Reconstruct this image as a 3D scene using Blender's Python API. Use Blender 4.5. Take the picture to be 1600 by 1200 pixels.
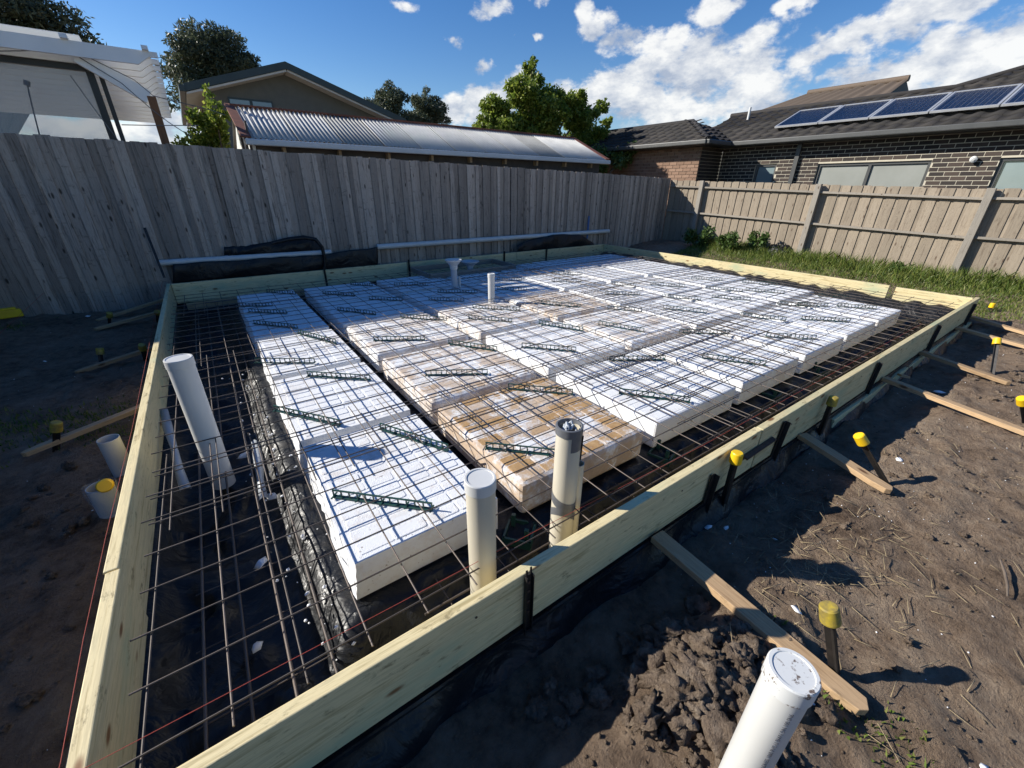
import bpy, bmesh, math, random
import numpy as np
from mathutils import Vector, Matrix
for o in list(bpy.data.objects): bpy.data.objects.remove(o)
random.seed(7); rng = np.random.default_rng(7)
scene = bpy.context.scene
COL = scene.collection
rad = math.radians

# ------------------------------------------------------------------ camera
CAMPOS = np.array([-0.1687886, -1.36551864, 1.42470985])
FPX, YAW, PITCH, ROLL = 641.72, rad(35.544), rad(25.5776), rad(0.5579)
fw = np.array([math.sin(YAW)*math.cos(PITCH), math.cos(YAW)*math.cos(PITCH), -math.sin(PITCH)])
r0 = np.array([math.cos(YAW), -math.sin(YAW), 0.0]); u0 = np.cross(r0, fw)
rt = r0*math.cos(ROLL)+u0*math.sin(ROLL); up = -r0*math.sin(ROLL)+u0*math.cos(ROLL)
cd = bpy.data.cameras.new('camera'); cam = bpy.data.objects.new('camera', cd); COL.objects.link(cam)
cd.sensor_fit = 'HORIZONTAL'; cd.sensor_width = 36; cd.lens = FPX/1600*36
cd.clip_start = 0.05; cd.clip_end = 3000
cam.matrix_world = Matrix(((rt[0], up[0], -fw[0], CAMPOS[0]), (rt[1], up[1], -fw[1], CAMPOS[1]),
                           (rt[2], up[2], -fw[2], CAMPOS[2]), (0, 0, 0, 1)))
scene.camera = cam
scene.render.resolution_x = 1024; scene.render.resolution_y = 768
scene.view_settings.view_transform = 'Standard'; scene.view_settings.look = 'None'
scene.view_settings.exposure = 0.62; scene.view_settings.gamma = 1

def ray(px, py): return fw + rt*(px-800)/FPX - up*(py-600)/FPX
def onz(px, py, z=0.): d = ray(px, py); return Vector(CAMPOS + d*(z-CAMPOS[2])/d[2])
def ony(px, py, y): d = ray(px, py); return Vector(CAMPOS + d*(y-CAMPOS[1])/d[1])
def onx(px, py, x): d = ray(px, py); return Vector(CAMPOS + d*(x-CAMPOS[0])/d[0])

# ------------------------------------------------------------------ sun and sky
SUN_AZ, SUN_EL = rad(310.5), rad(28.5)          # compass bearing of the sun measured from +Y towards +X
sl = bpy.data.lights.new('sun', 'SUN'); sl.energy = 5.0; sl.angle = rad(0.53); sl.color = (1, .95, .86)
so = bpy.data.objects.new('sun', sl); COL.objects.link(so)
sdir = Vector((math.sin(SUN_AZ)*math.cos(SUN_EL), math.cos(SUN_AZ)*math.cos(SUN_EL), math.sin(SUN_EL)))
so.rotation_euler = sdir.to_track_quat('Z', 'Y').to_euler(); so.location = (-6, 6, 12)

world = bpy.data.worlds.new('World'); scene.world = world; world.use_nodes = True
nt = world.node_tree; N = nt.nodes; LK = nt.links
for n in list(N): N.remove(n)
wout = N.new('ShaderNodeOutputWorld'); bg = N.new('ShaderNodeBackground'); bg.inputs[1].default_value = 0.062
sky = N.new('ShaderNodeTexSky'); sky.sky_type = 'NISHITA'; sky.sun_disc = False
sky.sun_elevation = SUN_EL; sky.sun_rotation = SUN_AZ; sky.air_density = 1.0; sky.dust_density = 0.15; sky.ozone_density = 2.2
tc = N.new('ShaderNodeTexCoord')
def wmath(op, a, b=None, clamp=False):
    n = N.new('ShaderNodeMath'); n.operation = op; n.use_clamp = clamp
    for k, v in enumerate((a, b)):
        if v is None: continue
        if isinstance(v, (int, float)): n.inputs[k].default_value = v
        else: LK.new(v, n.inputs[k])
    return n.outputs[0]
# clouds: cumulus banks where the photograph has them, plus the same kind of scattered cloud all round
banks = [(700,172,.055),(745,166,.075),(800,160,.07),(880,150,.075),(930,150,.085),(990,130,.09),(1050,125,.12),(1110,110,.13),(1160,95,.11),(1180,120,.10),(1060,165,.10),(1140,160,.09),
         (1020,70,.07),(975,50,.06),(935,30,.05),(915,15,.04),(1120,10,.06),(1180,100,.08),(1000,175,.10),(1200,165,.06),(722,66,.030),(745,107,.030),(625,22,.032),(790,70,.010),(832,70,.018),
         (1225,100,.030),(1310,65,.060),(1345,50,.05),(1400,40,.07),(1440,22,.08),(1490,5,.07),(1290,125,.04),(1340,118,.06),(1400,105,.075),(1460,92,.08),(1530,80,.09),(1600,65,.10),(1600,105,.09),(1540,110,.07),(1270,160,.03),
         (770,3,.045),(840,3,.03),(1235,5,.035),(250,190,.07),(225,212,.08),(150,225,.10),(300,205,.05),(1420,150,.05)]
wn = N.new('ShaderNodeTexNoise'); wn.inputs['Scale'].default_value = 9; wn.inputs['Detail'].default_value = 5; LK.new(tc.outputs['Generated'], wn.inputs['Vector'])
wsub = N.new('ShaderNodeVectorMath'); wsub.operation = 'SUBTRACT'; LK.new(wn.outputs['Color'], wsub.inputs[0]); wsub.inputs[1].default_value = (.5, .5, .5)
wsc = N.new('ShaderNodeVectorMath'); wsc.operation = 'SCALE'; LK.new(wsub.outputs[0], wsc.inputs[0]); wsc.inputs['Scale'].default_value = .13
wad = N.new('ShaderNodeVectorMath'); wad.operation = 'ADD'; LK.new(tc.outputs['Generated'], wad.inputs[0]); LK.new(wsc.outputs[0], wad.inputs[1])
wmp = N.new('ShaderNodeMapping'); wmp.inputs['Scale'].default_value = (1, 1, 1.7); LK.new(wad.outputs[0], wmp.inputs['Vector'])
fld = None
for px, py, r in banks:
    d = ray(px, py); d = d/np.linalg.norm(d)
    dn = N.new('ShaderNodeVectorMath'); dn.operation = 'DISTANCE'; LK.new(wmp.outputs[0], dn.inputs[0]); dn.inputs[1].default_value = (d[0], d[1], d[2]*1.7)
    v = wmath('SUBTRACT', 1.0, wmath('DIVIDE', dn.outputs['Value'], r*1.12))
    fld = v if fld is None else wmath('MAXIMUM', fld, v)
fld = wmath('MAXIMUM', fld, -0.55)
def wnoise(scale, detail, rough, off=(0, 0, 0), zs=1.9):
    mp = N.new('ShaderNodeMapping'); mp.inputs['Scale'].default_value = (1, 1, zs); mp.inputs['Location'].default_value = off
    LK.new(tc.outputs['Generated'], mp.inputs['Vector'])
    n = N.new('ShaderNodeTexNoise'); n.inputs['Scale'].default_value = scale; n.inputs['Detail'].default_value = detail
    n.inputs['Roughness'].default_value = rough; LK.new(mp.outputs[0], n.inputs['Vector']); return n.outputs['Fac']
n1 = wnoise(11, 9, .62); n2 = wnoise(30, 6, .6, (3, 1, 2)); n3 = wnoise(3.0, 4, .5, (1.3, 4.1, 0.4), 2.6)
dens = wmath('SUBTRACT', wmath('ADD', wmath('ADD', wmath('MULTIPLY', fld, .95), wmath('MULTIPLY', wmath('SUBTRACT', n1, .5), 1.75)), wmath('MULTIPLY', wmath('SUBTRACT', n2, .5), .6)), .22)
scat = wmath('SUBTRACT', wmath('ADD', wmath('MULTIPLY', wmath('SUBTRACT', n3, .68), 4.0), wmath('MULTIPLY', wmath('SUBTRACT', n1, .5), 1.2)), .25)
dens = wmath('MAXIMUM', dens, scat)
mr = N.new('ShaderNodeMapRange'); mr.interpolation_type = 'SMOOTHSTEP'
mr.inputs['From Min'].default_value = 0.02; mr.inputs['From Max'].default_value = 0.42; LK.new(dens, mr.inputs['Value'])
# cloud tone: thick parts with low light grey underneath, edges and tops white
n4 = wnoise(11, 9, .62, (-.010, .012, .055)); n5 = wnoise(7, 4, .5, (5, 5, 5))
lit = wmath('ADD', wmath('MULTIPLY', wmath('SUBTRACT', n1, n4), 3.2), wmath('ADD', .52, wmath('MULTIPLY', wmath('SUBTRACT', n5, .5), 1.0)), True)
cc = N.new('ShaderNodeMix'); cc.data_type = 'RGBA'; LK.new(lit, cc.inputs['Factor'])
cc.inputs[6].default_value = (4.6, 5.3, 6.6, 1); cc.inputs[7].default_value = (10.6, 10.6, 10.4, 1)
mx = N.new('ShaderNodeMix'); mx.data_type = 'RGBA'
LK.new(wmath('MULTIPLY', mr.outputs[0], .93), mx.inputs['Factor']); hsv = N.new('ShaderNodeHueSaturation'); hsv.inputs['Hue'].default_value = .512; hsv.inputs['Saturation'].default_value = 1.36; hsv.inputs['Value'].default_value = 1.4; LK.new(sky.outputs[0], hsv.inputs['Color']); LK.new(hsv.outputs[0], mx.inputs[6]); LK.new(cc.outputs[2], mx.inputs[7])
LK.new(mx.outputs[2], bg.inputs[0]); LK.new(bg.outputs[0], wout.inputs[0])

# ------------------------------------------------------------------ helpers
def tag(o, label=None, cat=None, group=None, kind=None):
    if label: o['label'] = label
    if cat: o['category'] = cat
    if group: o['group'] = group
    if kind: o['kind'] = kind
    return o
def empty(name, loc=(0, 0, 0), rz=0.0):
    o = bpy.data.objects.new(name, None); COL.objects.link(o); o.location = loc; o.rotation_euler = (0, 0, rz)
    o.empty_display_size = .1; return o
def link(name, me, parent=None, loc=None, rot=None, scale=None):
    o = bpy.data.objects.new(name, me); COL.objects.link(o)
    if parent is not None: o.parent = parent
    if loc is not None: o.location = loc
    if rot is not None: o.rotation_euler = rot
    if scale is not None: o.scale = scale
    return o
def np_mesh(name, V, F, mat=None, smooth=False):
    V = np.asarray(V, float); F = np.asarray(F, int); k = F.shape[1]
    me = bpy.data.meshes.new(name); me.vertices.add(len(V)); me.vertices.foreach_set('co', V.ravel())
    me.loops.add(F.size); me.loops.foreach_set('vertex_index', F.ravel())
    me.polygons.add(len(F)); me.polygons.foreach_set('loop_start', np.arange(0, F.size, k)); me.polygons.foreach_set('loop_total', np.full(len(F), k))
    if smooth: me.polygons.foreach_set('use_smooth', np.ones(len(F), bool))
    me.update(calc_edges=True); me.validate()
    if mat: me.materials.append(mat)
    return me
class MB:
    def __init__(s): s.v = []; s.f = []; s.sm = []
    def add(s, vs, fs, smooth=False):
        b = len(s.v); s.v += [tuple(p) for p in vs]; s.f += [tuple(i+b for i in f) for f in fs]; s.sm += [smooth]*len(fs); return s
    def box(s, c, d, M=None):
        x, y, z = d[0]/2, d[1]/2, d[2]/2
        vs = [Vector((sx*x, sy*y, sz*z)) for sz in (-1, 1) for sy in (-1, 1) for sx in (-1, 1)]
        if M is not None: vs = [M @ p for p in vs]
        vs = [p+Vector(c) for p in vs]
        return s.add(vs, [(0, 2, 3, 1), (4, 5, 7, 6), (0, 1, 5, 4), (2, 6, 7, 3), (0, 4, 6, 2), (1, 3, 7, 5)])
    def bar(s, a, b, w, h, roll=0.0):
        a, b = Vector(a), Vector(b); d = b-a
        M = d.to_track_quat('X', 'Z').to_matrix() @ Matrix.Rotation(roll, 3, 'X')
        return s.box((a+b)/2, (d.length, w, h), M)
    def tube(s, pts, rs, n=8, cap=True):
        pts = [Vector(p) for p in pts]
        if not hasattr(rs, '__len__'): rs = [rs]*len(pts)
        rings = []; ref = Vector((0, 0, 1))
        for i, p in enumerate(pts):
            t = (pts[min(i+1, len(pts)-1)]-pts[max(i-1, 0)]).normalized()
            if abs(t.dot(ref)) > .95: ref = Vector((1, 0, 0)) if abs(t.x) < .9 else Vector((0, 1, 0))
            a = t.cross(ref).normalized(); b = t.cross(a).normalized()
            rings.append([p+(a*math.cos(2*math.pi*k/n)+b*math.sin(2*math.pi*k/n))*rs[i] for k in range(n)])
        vs = [q for r in rings for q in r]; fs = []
        for i in range(len(pts)-1):
            for k in range(n): fs.append((i*n+k, i*n+(k+1) % n, (i+1)*n+(k+1) % n, (i+1)*n+k))
        s.add(vs, fs, True)
        if cap:
            s.add(rings[0], [tuple(range(n))]); s.add(rings[-1], [tuple(reversed(range(n)))])
        return s
    def lathe(s, prof, n=24, c=(0, 0, 0)):
        """prof: (r,z) list revolved about z; sharp between profile segments"""
        for (ra, za), (rb, zb) in zip(prof[:-1], prof[1:]):
            vs = []
            for k in range(n):
                a = 2*math.pi*k/n; vs.append((c[0]+ra*math.cos(a), c[1]+ra*math.sin(a), c[2]+za))
            for k in range(n):
                a = 2*math.pi*k/n; vs.append((c[0]+rb*math.cos(a), c[1]+rb*math.sin(a), c[2]+zb))
            s.add(vs, [(k, (k+1) % n, n+(k+1) % n, n+k) for k in range(n)], True)
        return s
    def prism(s, poly, ext):
        ext = Vector(ext); n = len(poly); vs = [Vector(p) for p in poly]+[Vector(p)+ext for p in poly]
        return s.add(vs, [tuple(reversed(range(n))), tuple(range(n, 2*n))]+[(k, (k+1) % n, n+(k+1) % n, n+k) for k in range(n)])
    def mesh(s, name, mat=None):
        me = bpy.data.meshes.new(name); me.from_pydata(s.v, [], s.f); me.polygons.foreach_set('use_smooth', s.sm)
        me.validate(); me.update()
        bm = bmesh.new(); bm.from_mesh(me); bmesh.ops.recalc_face_normals(bm, faces=bm.faces); bm.to_mesh(me); bm.free()
        if mat: me.materials.append(mat)
        return me
    def build(s, name, mat=None, parent=None, loc=None, rot=None, bevel=0):
        o = link(name, s.mesh(name, mat), parent, loc, rot)
        if bevel:
            m = o.modifiers.new('bevel', 'BEVEL'); m.width = bevel; m.segments = 2; m.limit_method = 'ANGLE'
        return o
def fbm(x, y, sc, octv=5, seed=0, gain=.5):
    """numpy value noise, about -1..1"""
    out = np.zeros(np.broadcast(x, y).shape); amp = 1.; tot = 0.
    for o in range(octv):
        X = x*sc+seed*17.3+o*31.7; Y = y*sc+seed*9.1-o*12.9
        xi = np.floor(X).astype(np.int64); yi = np.floor(Y).astype(np.int64); xf = X-xi; yf = Y-yi
        xf = xf*xf*(3-2*xf); yf = yf*yf*(3-2*yf)
        def h(a, b):
            n = (a*374761393+b*668265263+(seed*7+o)*974711) & 0x7fffffff
            n = ((n ^ (n >> 13))*1274126177) & 0x7fffffff
            return ((n ^ (n >> 16)) & 0xffff)/32767.5-1
        v = (h(xi, yi)*(1-xf)+h(xi+1, yi)*xf)*(1-yf)+(h(xi, yi+1)*(1-xf)+h(xi+1, yi+1)*xf)*yf
        out += v*amp; tot += amp; amp *= gain; sc *= 2.03
    return out/tot
def smst(a, b, x): t = np.clip((x-a)/(b-a), 0, 1); return t*t*(3-2*t)

# ------------------------------------------------------------------ materials
class NT:
    def __init__(s, name):
        s.m = bpy.data.materials.new(name); s.m.use_nodes = True; s.n = s.m.node_tree.nodes; s.l = s.m.node_tree.links
        s.b = s.n['Principled BSDF']; s.out = s.n['Material Output']
        s.tc = s.n.new('ShaderNodeTexCoord'); s.oi = s.n.new('ShaderNodeObjectInfo')
    def coords(s, scale=(1, 1, 1), kind='Object', rnd=True):
        mp = s.n.new('ShaderNodeMapping'); mp.inputs['Scale'].default_value = scale
        if rnd:
            va = s.n.new('ShaderNodeVectorMath'); va.operation = 'ADD'; sc = s.n.new('ShaderNodeVectorMath'); sc.operation = 'SCALE'
            sc.inputs[0].default_value = (13.7, 7.9, 23.1); s.l.new(s.oi.outputs['Random'], sc.inputs['Scale'])
            s.l.new(s.tc.outputs[kind], va.inputs[0]); s.l.new(sc.outputs[0], va.inputs[1]); s.l.new(va.outputs[0], mp.inputs['Vector'])
        else: s.l.new(s.tc.outputs[kind], mp.inputs['Vector'])
        return mp.outputs[0]
    def noise(s, vec, scale, detail=5, rough=.55, dist=0):
        n = s.n.new('ShaderNodeTexNoise'); n.inputs['Scale'].default_value = scale; n.inputs['Detail'].default_value = detail
        n.inputs['Roughness'].default_value = rough; n.inputs['Distortion'].default_value = dist; s.l.new(vec, n.inputs['Vector']); return n.outputs['Fac']
    def vor(s, vec, scale, feat='F1'):
        n = s.n.new('ShaderNodeTexVoronoi'); n.feature = feat; n.inputs['Scale'].default_value = scale; s.l.new(vec, n.inputs['Vector']); return n.outputs['Distance']
    def ramp(s, f, stops):
        r = s.n.new('ShaderNodeValToRGB'); e = r.color_ramp.elements
        while len(e) > 1: e.remove(e[-1])
        for i, (p, c) in enumerate(stops):
            el = e[0] if i == 0 else e.new(p)
            el.position = p; el.color = (*c, 1) if len(c) == 3 else c
        s.l.new(f, r.inputs[0]); return r.outputs[0]
    def mix(s, f, a, b, mode='MIX'):
        m = s.n.new('ShaderNodeMix'); m.data_type = 'RGBA'; m.blend_type = mode
        for sock, v in ((m.inputs[0], f), (m.inputs[6], a), (m.inputs[7], b)):
            if isinstance(v, (int, float)): sock.default_value = v
            elif isinstance(v, tuple): sock.default_value = (*v, 1) if len(v) == 3 else v
            else: s.l.new(v, sock)
        return m.outputs[2]
    def math(s, op, a, b=0.0, clamp=False):
        n = s.n.new('ShaderNodeMath'); n.operation = op; n.use_clamp = clamp
        for k, v in enumerate((a, b)):
            if isinstance(v, (int, float)): n.inputs[k].default_value = v
            else: s.l.new(v, n.inputs[k])
        return n.outputs[0]
    def step(s, f, a, b):
        m = s.n.new('ShaderNodeMapRange'); m.interpolation_type = 'SMOOTHSTEP'; m.inputs['From Min'].default_value = a; m.inputs['From Max'].default_value = b
        s.l.new(f, m.inputs['Value']); return m.outputs[0]
    def tint(s, col, amt):
        """brightness changes a little from one object to the next"""
        k = s.math('ADD', s.math('MULTIPLY', s.oi.outputs['Random'], 2*amt), 1-amt)
        c = s.n.new('ShaderNodeCombineColor'); [s.l.new(k, c.inputs[i]) for i in range(3)]
        return s.mix(1.0, col, c.outputs[0], 'MULTIPLY')
    def bump(s, h, strength=.4, dist=.01):
        b = s.n.new('ShaderNodeBump'); b.inputs['Strength'].default_value = strength; b.inputs['Distance'].default_value = dist
        s.l.new(h, b.inputs['Height']); s.l.new(b.outputs[0], s.b.inputs['Normal'])
    def done(s, col=None, rough=.6, metal=0, spec=.5):
        if col is not None:
            if isinstance(col, tuple): s.b.inputs['Base Color'].default_value = (*col, 1)
            else: s.l.new(col, s.b.inputs['Base Color'])
        if isinstance(rough, (int, float)): s.b.inputs['Roughness'].default_value = rough
        else: s.l.new(rough, s.b.inputs['Roughness'])
        s.b.inputs['Metallic'].default_value = metal; s.b.inputs['Specular IOR Level'].default_value = spec
        return s.m
def plain(name, c1, c2, scale=8, rough=.6, metal=0, bump=0, bs=60, spec=.5, sc=(1, 1, 1), tint=.0):
    t = NT(name); v = t.coords(sc); f = t.noise(v, scale, 6); col = t.ramp(f, [(.3, c1), (.7, c2)])
    if tint: col = t.tint(col, tint)
    if bump: t.bump(t.noise(v, bs, 4), bump, .004)
    return t.done(col, rough, metal, spec)
def timber(name, pale, dark, knot, green=None, rough=.62, tint=.12, stain=.5, axis=0):
    """sawn timber with grain along local axis"""
    t = NT(name); st = [14, 14, 14]; st[axis] = .9; kt = [3.2, 9, 9]; 
    if axis == 2: kt = [9, 9, 3.2]
    v = t.coords(tuple(st)); g = t.noise(v, 2.6, 8, .65, .6); g2 = t.noise(v, 9, 4, .6)
    col = t.ramp(t.math('ADD', t.math('MULTIPLY', g, .75), t.math('MULTIPLY', g2, .25)), [(.36, dark), (.50, pale), (.58, tuple(c*.8 for c in pale)), (.72, tuple(min(1, c*1.12) for c in pale))])
    if green:
        b = t.noise(t.coords((.9, 2.5, 2.5)), 2.2, 4); col = t.mix(t.step(b, .50, .76), col, t.mix(g, green, tuple(c*.8 for c in green)))
    k = t.vor(t.coords(tuple(kt)), 1.0); col = t.mix(t.math('SUBTRACT', 1, t.step(k, .07, .16)), col, knot)
    s_ = t.noise(t.coords((3, 7, 7)), 3, 6, .7); col = t.mix(t.math('MULTIPLY', t.step(s_, .56, .70), stain), col, tuple(c*.45 for c in dark))
    t.bump(t.math('ADD', g, t.math('MULTIPLY', g2, .6)), .25, .003)
    return t.done(t.tint(col, tint), rough, 0, .3)
M = {}
M['pine'] = timber('treated_pine', (.68, .575, .33), (.40, .32, .16), (.20, .10, .04), (.47, .50, .31), .62, .12, .8)
M['pine_brace'] = timber('brace_timber', (.44, .30, .17), (.27, .17, .09), (.12, .06, .03), None, .7, .2)
M['fence_dark'] = timber('weathered_paling_grey', (.38, .315, .262), (.145, .118, .096), (.075, .058, .047), None, .85, .36, .5, 2)
M['fence_light'] = timber('weathered_paling_tan', (.285, .236, .178), (.165, .130, .096), (.12, .085, .06), None, .85, .16, .5, 2)
M['fence_rail'] = timber('weathered_rail', (.27, .24, .20), (.17, .15, .122), (.10, .075, .055), None, .85, .12, .4, 0)
M['post_wood'] = timber('post_wood', (.26, .235, .20), (.165, .145, .12), (.10, .075, .055), None, .85, .12, .4, 2)
M['red_post'] = timber('oiled_post', (.20, .095, .045), (.12, .055, .028), (.1, .05, .02), None, .6, .05, .2, 2)
M['white_paint'] = plain('white_paint', (.78, .78, .76), (.70, .70, .68), 3, .5)
def m_soil():
    t = NT('soil'); v = t.coords((1, 1, 1), 'Object', False)
    a = t.noise(v, 1.3, 8, .65); b = t.noise(v, 14, 8, .7); c = t.noise(v, 55, 7, .75)
    col = t.ramp(t.math('ADD', t.math('MULTIPLY', a, .35), t.math('MULTIPLY', c, .15)) if False else t.math('ADD', t.math('MULTIPLY', a, .5), t.math('MULTIPLY', b, .5)), [(.33, (.080, .053, .037)), (.47, (.25, .180, .125)), (.64, (.40, .31, .225))])
    col = t.mix(t.step(c, .60, .74), col, (.22, .175, .13))
    col = t.mix(t.step(t.noise(v, 190, 2, .5), .70, .76), col, (.42, .38, .32))
    t.bump(t.math('ADD', t.math('MULTIPLY', b, 1.0), t.math('MULTIPLY', c, .8)), 1.0, .06)
    return t.done(col, .95, 0, .15)
M['soil'] = m_soil()
def m_clod():
    t = NT('clay_clod'); v = t.coords((1, 1, 1), 'Object', False); b = t.noise(v, 16, 8, .7); c = t.noise(v, 90, 5, .7)
    col = t.ramp(b, [(.35, (.11, .078, .056)), (.55, (.23, .175, .13)), (.72, (.36, .295, .23))])
    t.bump(t.math('ADD', b, t.math('MULTIPLY', c, .8)), 1.0, .03); return t.done(col, .95, 0, .15)
M['clod'] = m_clod()
def m_foam():
    t = NT('white_foam'); v = t.coords((1, 1, 1), 'Object')
    gp_ = t.n.new('ShaderNodeNewGeometry').outputs['Position']; bead = t.vor(v, 240); a = t.noise(gp_, 4.2, 7, .68, .4); b = t.noise(gp_, 24, 6, .7)
    st = t.n.new('ShaderNodeSeparateColor'); t.l.new(t.oi.outputs['Color'], st.inputs[0])   # red channel of the object colour: how muddy the pod is
    m = t.step(t.math('ADD', t.math('MULTIPLY', a, .6), t.math('ADD', t.math('MULTIPLY', b, .4), t.math('MULTIPLY', st.outputs[0], .17))), .50, .66)
    m = t.math('MULTIPLY', m, t.math('ADD', st.outputs[0], .1), True)
    col = t.mix(m, (.76, .775, .79), t.ramp(b, [(.3, (.30, .17, .07)), (.7, (.50, .33, .165))]))
    col = t.mix(t.math('MULTIPLY', t.step(t.noise(v, 45, 3, .5), .69, .74), .75), col, (.20, .15, .11))
    col = t.mix(t.math('MULTIPLY', t.step(t.noise(v, 7, 7, .7), .56, .72), .22), col, (.42, .38, .33))
    t.bump(t.math('ADD', bead, t.math('MULTIPLY', b, .9)), .38, .005)
    return t.done(col, .8, 0, .25)
M['foam'] = m_foam()
def m_plastic():
    t = NT('black_plastic_film'); v = t.coords((1, 1, 1), 'Object', False)
    f = t.noise(v, 3.5, 4, .5, 1.6); g = t.noise(v, 14, 3, .5, 1.2); d = t.noise(v, 9, 6, .7)
    col = t.mix(t.math('MULTIPLY', t.step(d, .52, .72), .5), (.010, .011, .013), (.030, .025, .021))
    t.bump(t.math('ADD', f, t.math('MULTIPLY', g, .22)), .55, .05)
    return t.done(col, t.ramp(d, [(.3, (.26, .26, .26)), (.75, (.62, .62, .62))]), 0, .3)
M['plastic'] = m_plastic()
M['steel_wire'] = plain('reinforcing_steel', (.085, .055, .04), (.13, .12, .11), 3, .6, .35, .2, 200, .5, (1, 1, 1), .35)
M['rusty'] = plain('rusty_steel', (.05, .035, .03), (.13, .075, .05), 25, .75, .3, .3, 120)
M['black_steel'] = plain('black_steel', (.012, .011, .011), (.035, .03, .027), 20, .55, .3, .25, 90)
M['yellow'] = plain('yellow_plastic', (.80, .52, .01), (.70, .42, .01), 12, .45, 0, .05)
M['yellow_old'] = plain('muddy_yellow_plastic', (.46, .34, .03), (.15, .12, .05), 30, .6, 0, .1)
M['green_plastic'] = plain('green_plastic', (.012, .045, .036), (.02, .075, .058), 20, .45)
M['pvc'] = plain('white_pvc', (.60, .605, .59), (.52, .52, .50), 5, .35, 0, 0, 60, .5, (1, 1, .4))
M['pvc_cream'] = plain('cream_pvc', (.56, .52, .42), (.47, .43, .34), 4, .38, 0, 0, 60, .5, (1, 1, .4))
M['pvc_grey'] = plain('grey_pvc', (.42, .45, .48), (.36, .39, .42), 5, .4)
def m_dirtypvc():
    t = NT('mud_spotted_pvc'); v = t.coords((1, 1, 1)); a = t.noise(v, 26, 7, .7); b = t.noise(v, 90, 4, .6)
    col = t.mix(t.step(t.math('ADD', t.math('MULTIPLY', a, .7), t.math('MULTIPLY', b, .3)), .545, .60), (.60, .61, .60), (.13, .095, .075))
    return t.done(col, .45)
M['pvc_dirty'] = m_dirtypvc()
M['tape'] = plain('grey_duct_tape', (.10, .105, .115), (.16, .165, .175), 14, .4, .1, .1, 60)
M['string'] = plain('red_string', (.36, .05, .032), (.28, .04, .028), 60, .8)
M['ink'] = plain('printed_ink', (.10, .10, .11), (.16, .16, .17), 60, .8)
M['straw'] = plain('dry_straw', (.38, .30, .18), (.24, .18, .10), 30, .9)
# ------------------------------------------------------------------ layout (metres; z = 0 is the top of the foam pods)
XL, XR, YF, YB = -0.75, 8.40, -0.455, 6.52         # inner faces of the formwork
TOP, BH, BT = 0.09, 0.29, 0.045                    # board top, height, thickness
GZ = -0.265                                        # general ground level
FY = 6.85; RX = 11.25                              # back fence and side fence
PX = [(0, .73), (.88, 1.88), (2.02, 3.03), (3.12, 4.16), (4.26, 5.23), (5.32, 6.22), (6.31, 7.17)]
PY = [(0, 1.045), (1.14, 2.20), (2.29, 3.34), (3.44, 4.48), (4.57, 5.65)]

# ------------------------------------------------------------------ ground: one sheet to the horizon
def axis(a, b, step, far):
    mid = np.arange(a, b+1e-6, step); k = np.geomspace(step*1.6, far, 26)
    return np.concatenate([(a-k)[::-1], mid, b+k])
gx = axis(-3.6, 11.6, .036, 900); gy = axis(-3.2, 7.2, .036, 900)
GX, GY = np.meshgrid(gx, gy)
def ground_h(x, y):
    h = GZ+0*x
    h = h+.20*smst(8.9, 11.1, x)+.10*smst(2.5, 5.5, y)*smst(8.7, 9.4, x)
    h = h+.08*smst(.0, -2.5, x+.8)*smst(3, 6, y)
    near = smst(14, 9, np.abs(x-4))*smst(9, 7, np.abs(y-2))
    n = .030*fbm(x, y, .8, 4, 1)+.030*fbm(x, y, 3.0, 5, 2)+.026*fbm(x, y, 10, 4, 3)
    lump = np.maximum(fbm(x, y, 6.5, 3, 5), 0)*.05
    soil = 1-smst(9.0, 9.6, x)
    h = h+near*(n+lump*soil*.8)
    heap = np.exp(-(((x-.93)/.26)**2+((y+1.09)/.20)**2)); h = h+heap*(.045+.05*np.abs(fbm(x, y, 9, 4, 8)))
    h = h+.05*np.exp(-(((x+1.35)/.5)**2+((y-.2)/.6)**2))
    h = h-.075*smst(-1.0, -.72, y)*smst(-.2, -.45, y)*smst(-.9, -.6, x)*smst(8.6, 8.2, x)
    d = np.minimum(np.minimum(x-(XL-.10), XR+.10-x), np.minimum(y-(YF-.10), YB+.10-y))      # inside the excavation
    h = np.where(d > 0, np.minimum(h, h*0-.27-.27*np.clip(d/.06, 0, 1)), h)
    return h
GH = ground_h(GX, GY)
ny, nx = GX.shape; idx = np.arange(nx*ny).reshape(ny, nx)
F = np.stack([idx[:-1, :-1], idx[:-1, 1:], idx[1:, 1:], idx[1:, :-1]], -1).reshape(-1, 4)
g = link('ground', np_mesh('ground', np.stack([GX, GY, GH], -1).reshape(-1, 3), F, M['soil'], True)); tag(g, 'dark brown clay soil of the building site', None, None, 'structure')
def gh(x, y):
    i = min(max(int(np.searchsorted(gx, x))-1, 0), len(gx)-2); j = min(max(int(np.searchsorted(gy, y))-1, 0), len(gy)-2)
    a, b = (x-gx[i])/(gx[i+1]-gx[i]), (y-gy[j])/(gy[j+1]-gy[j])
    return float((GH[j, i]*(1-a)+GH[j, i+1]*a)*(1-b)+(GH[j+1, i]*(1-a)+GH[j+1, i+1]*a)*b)

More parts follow.
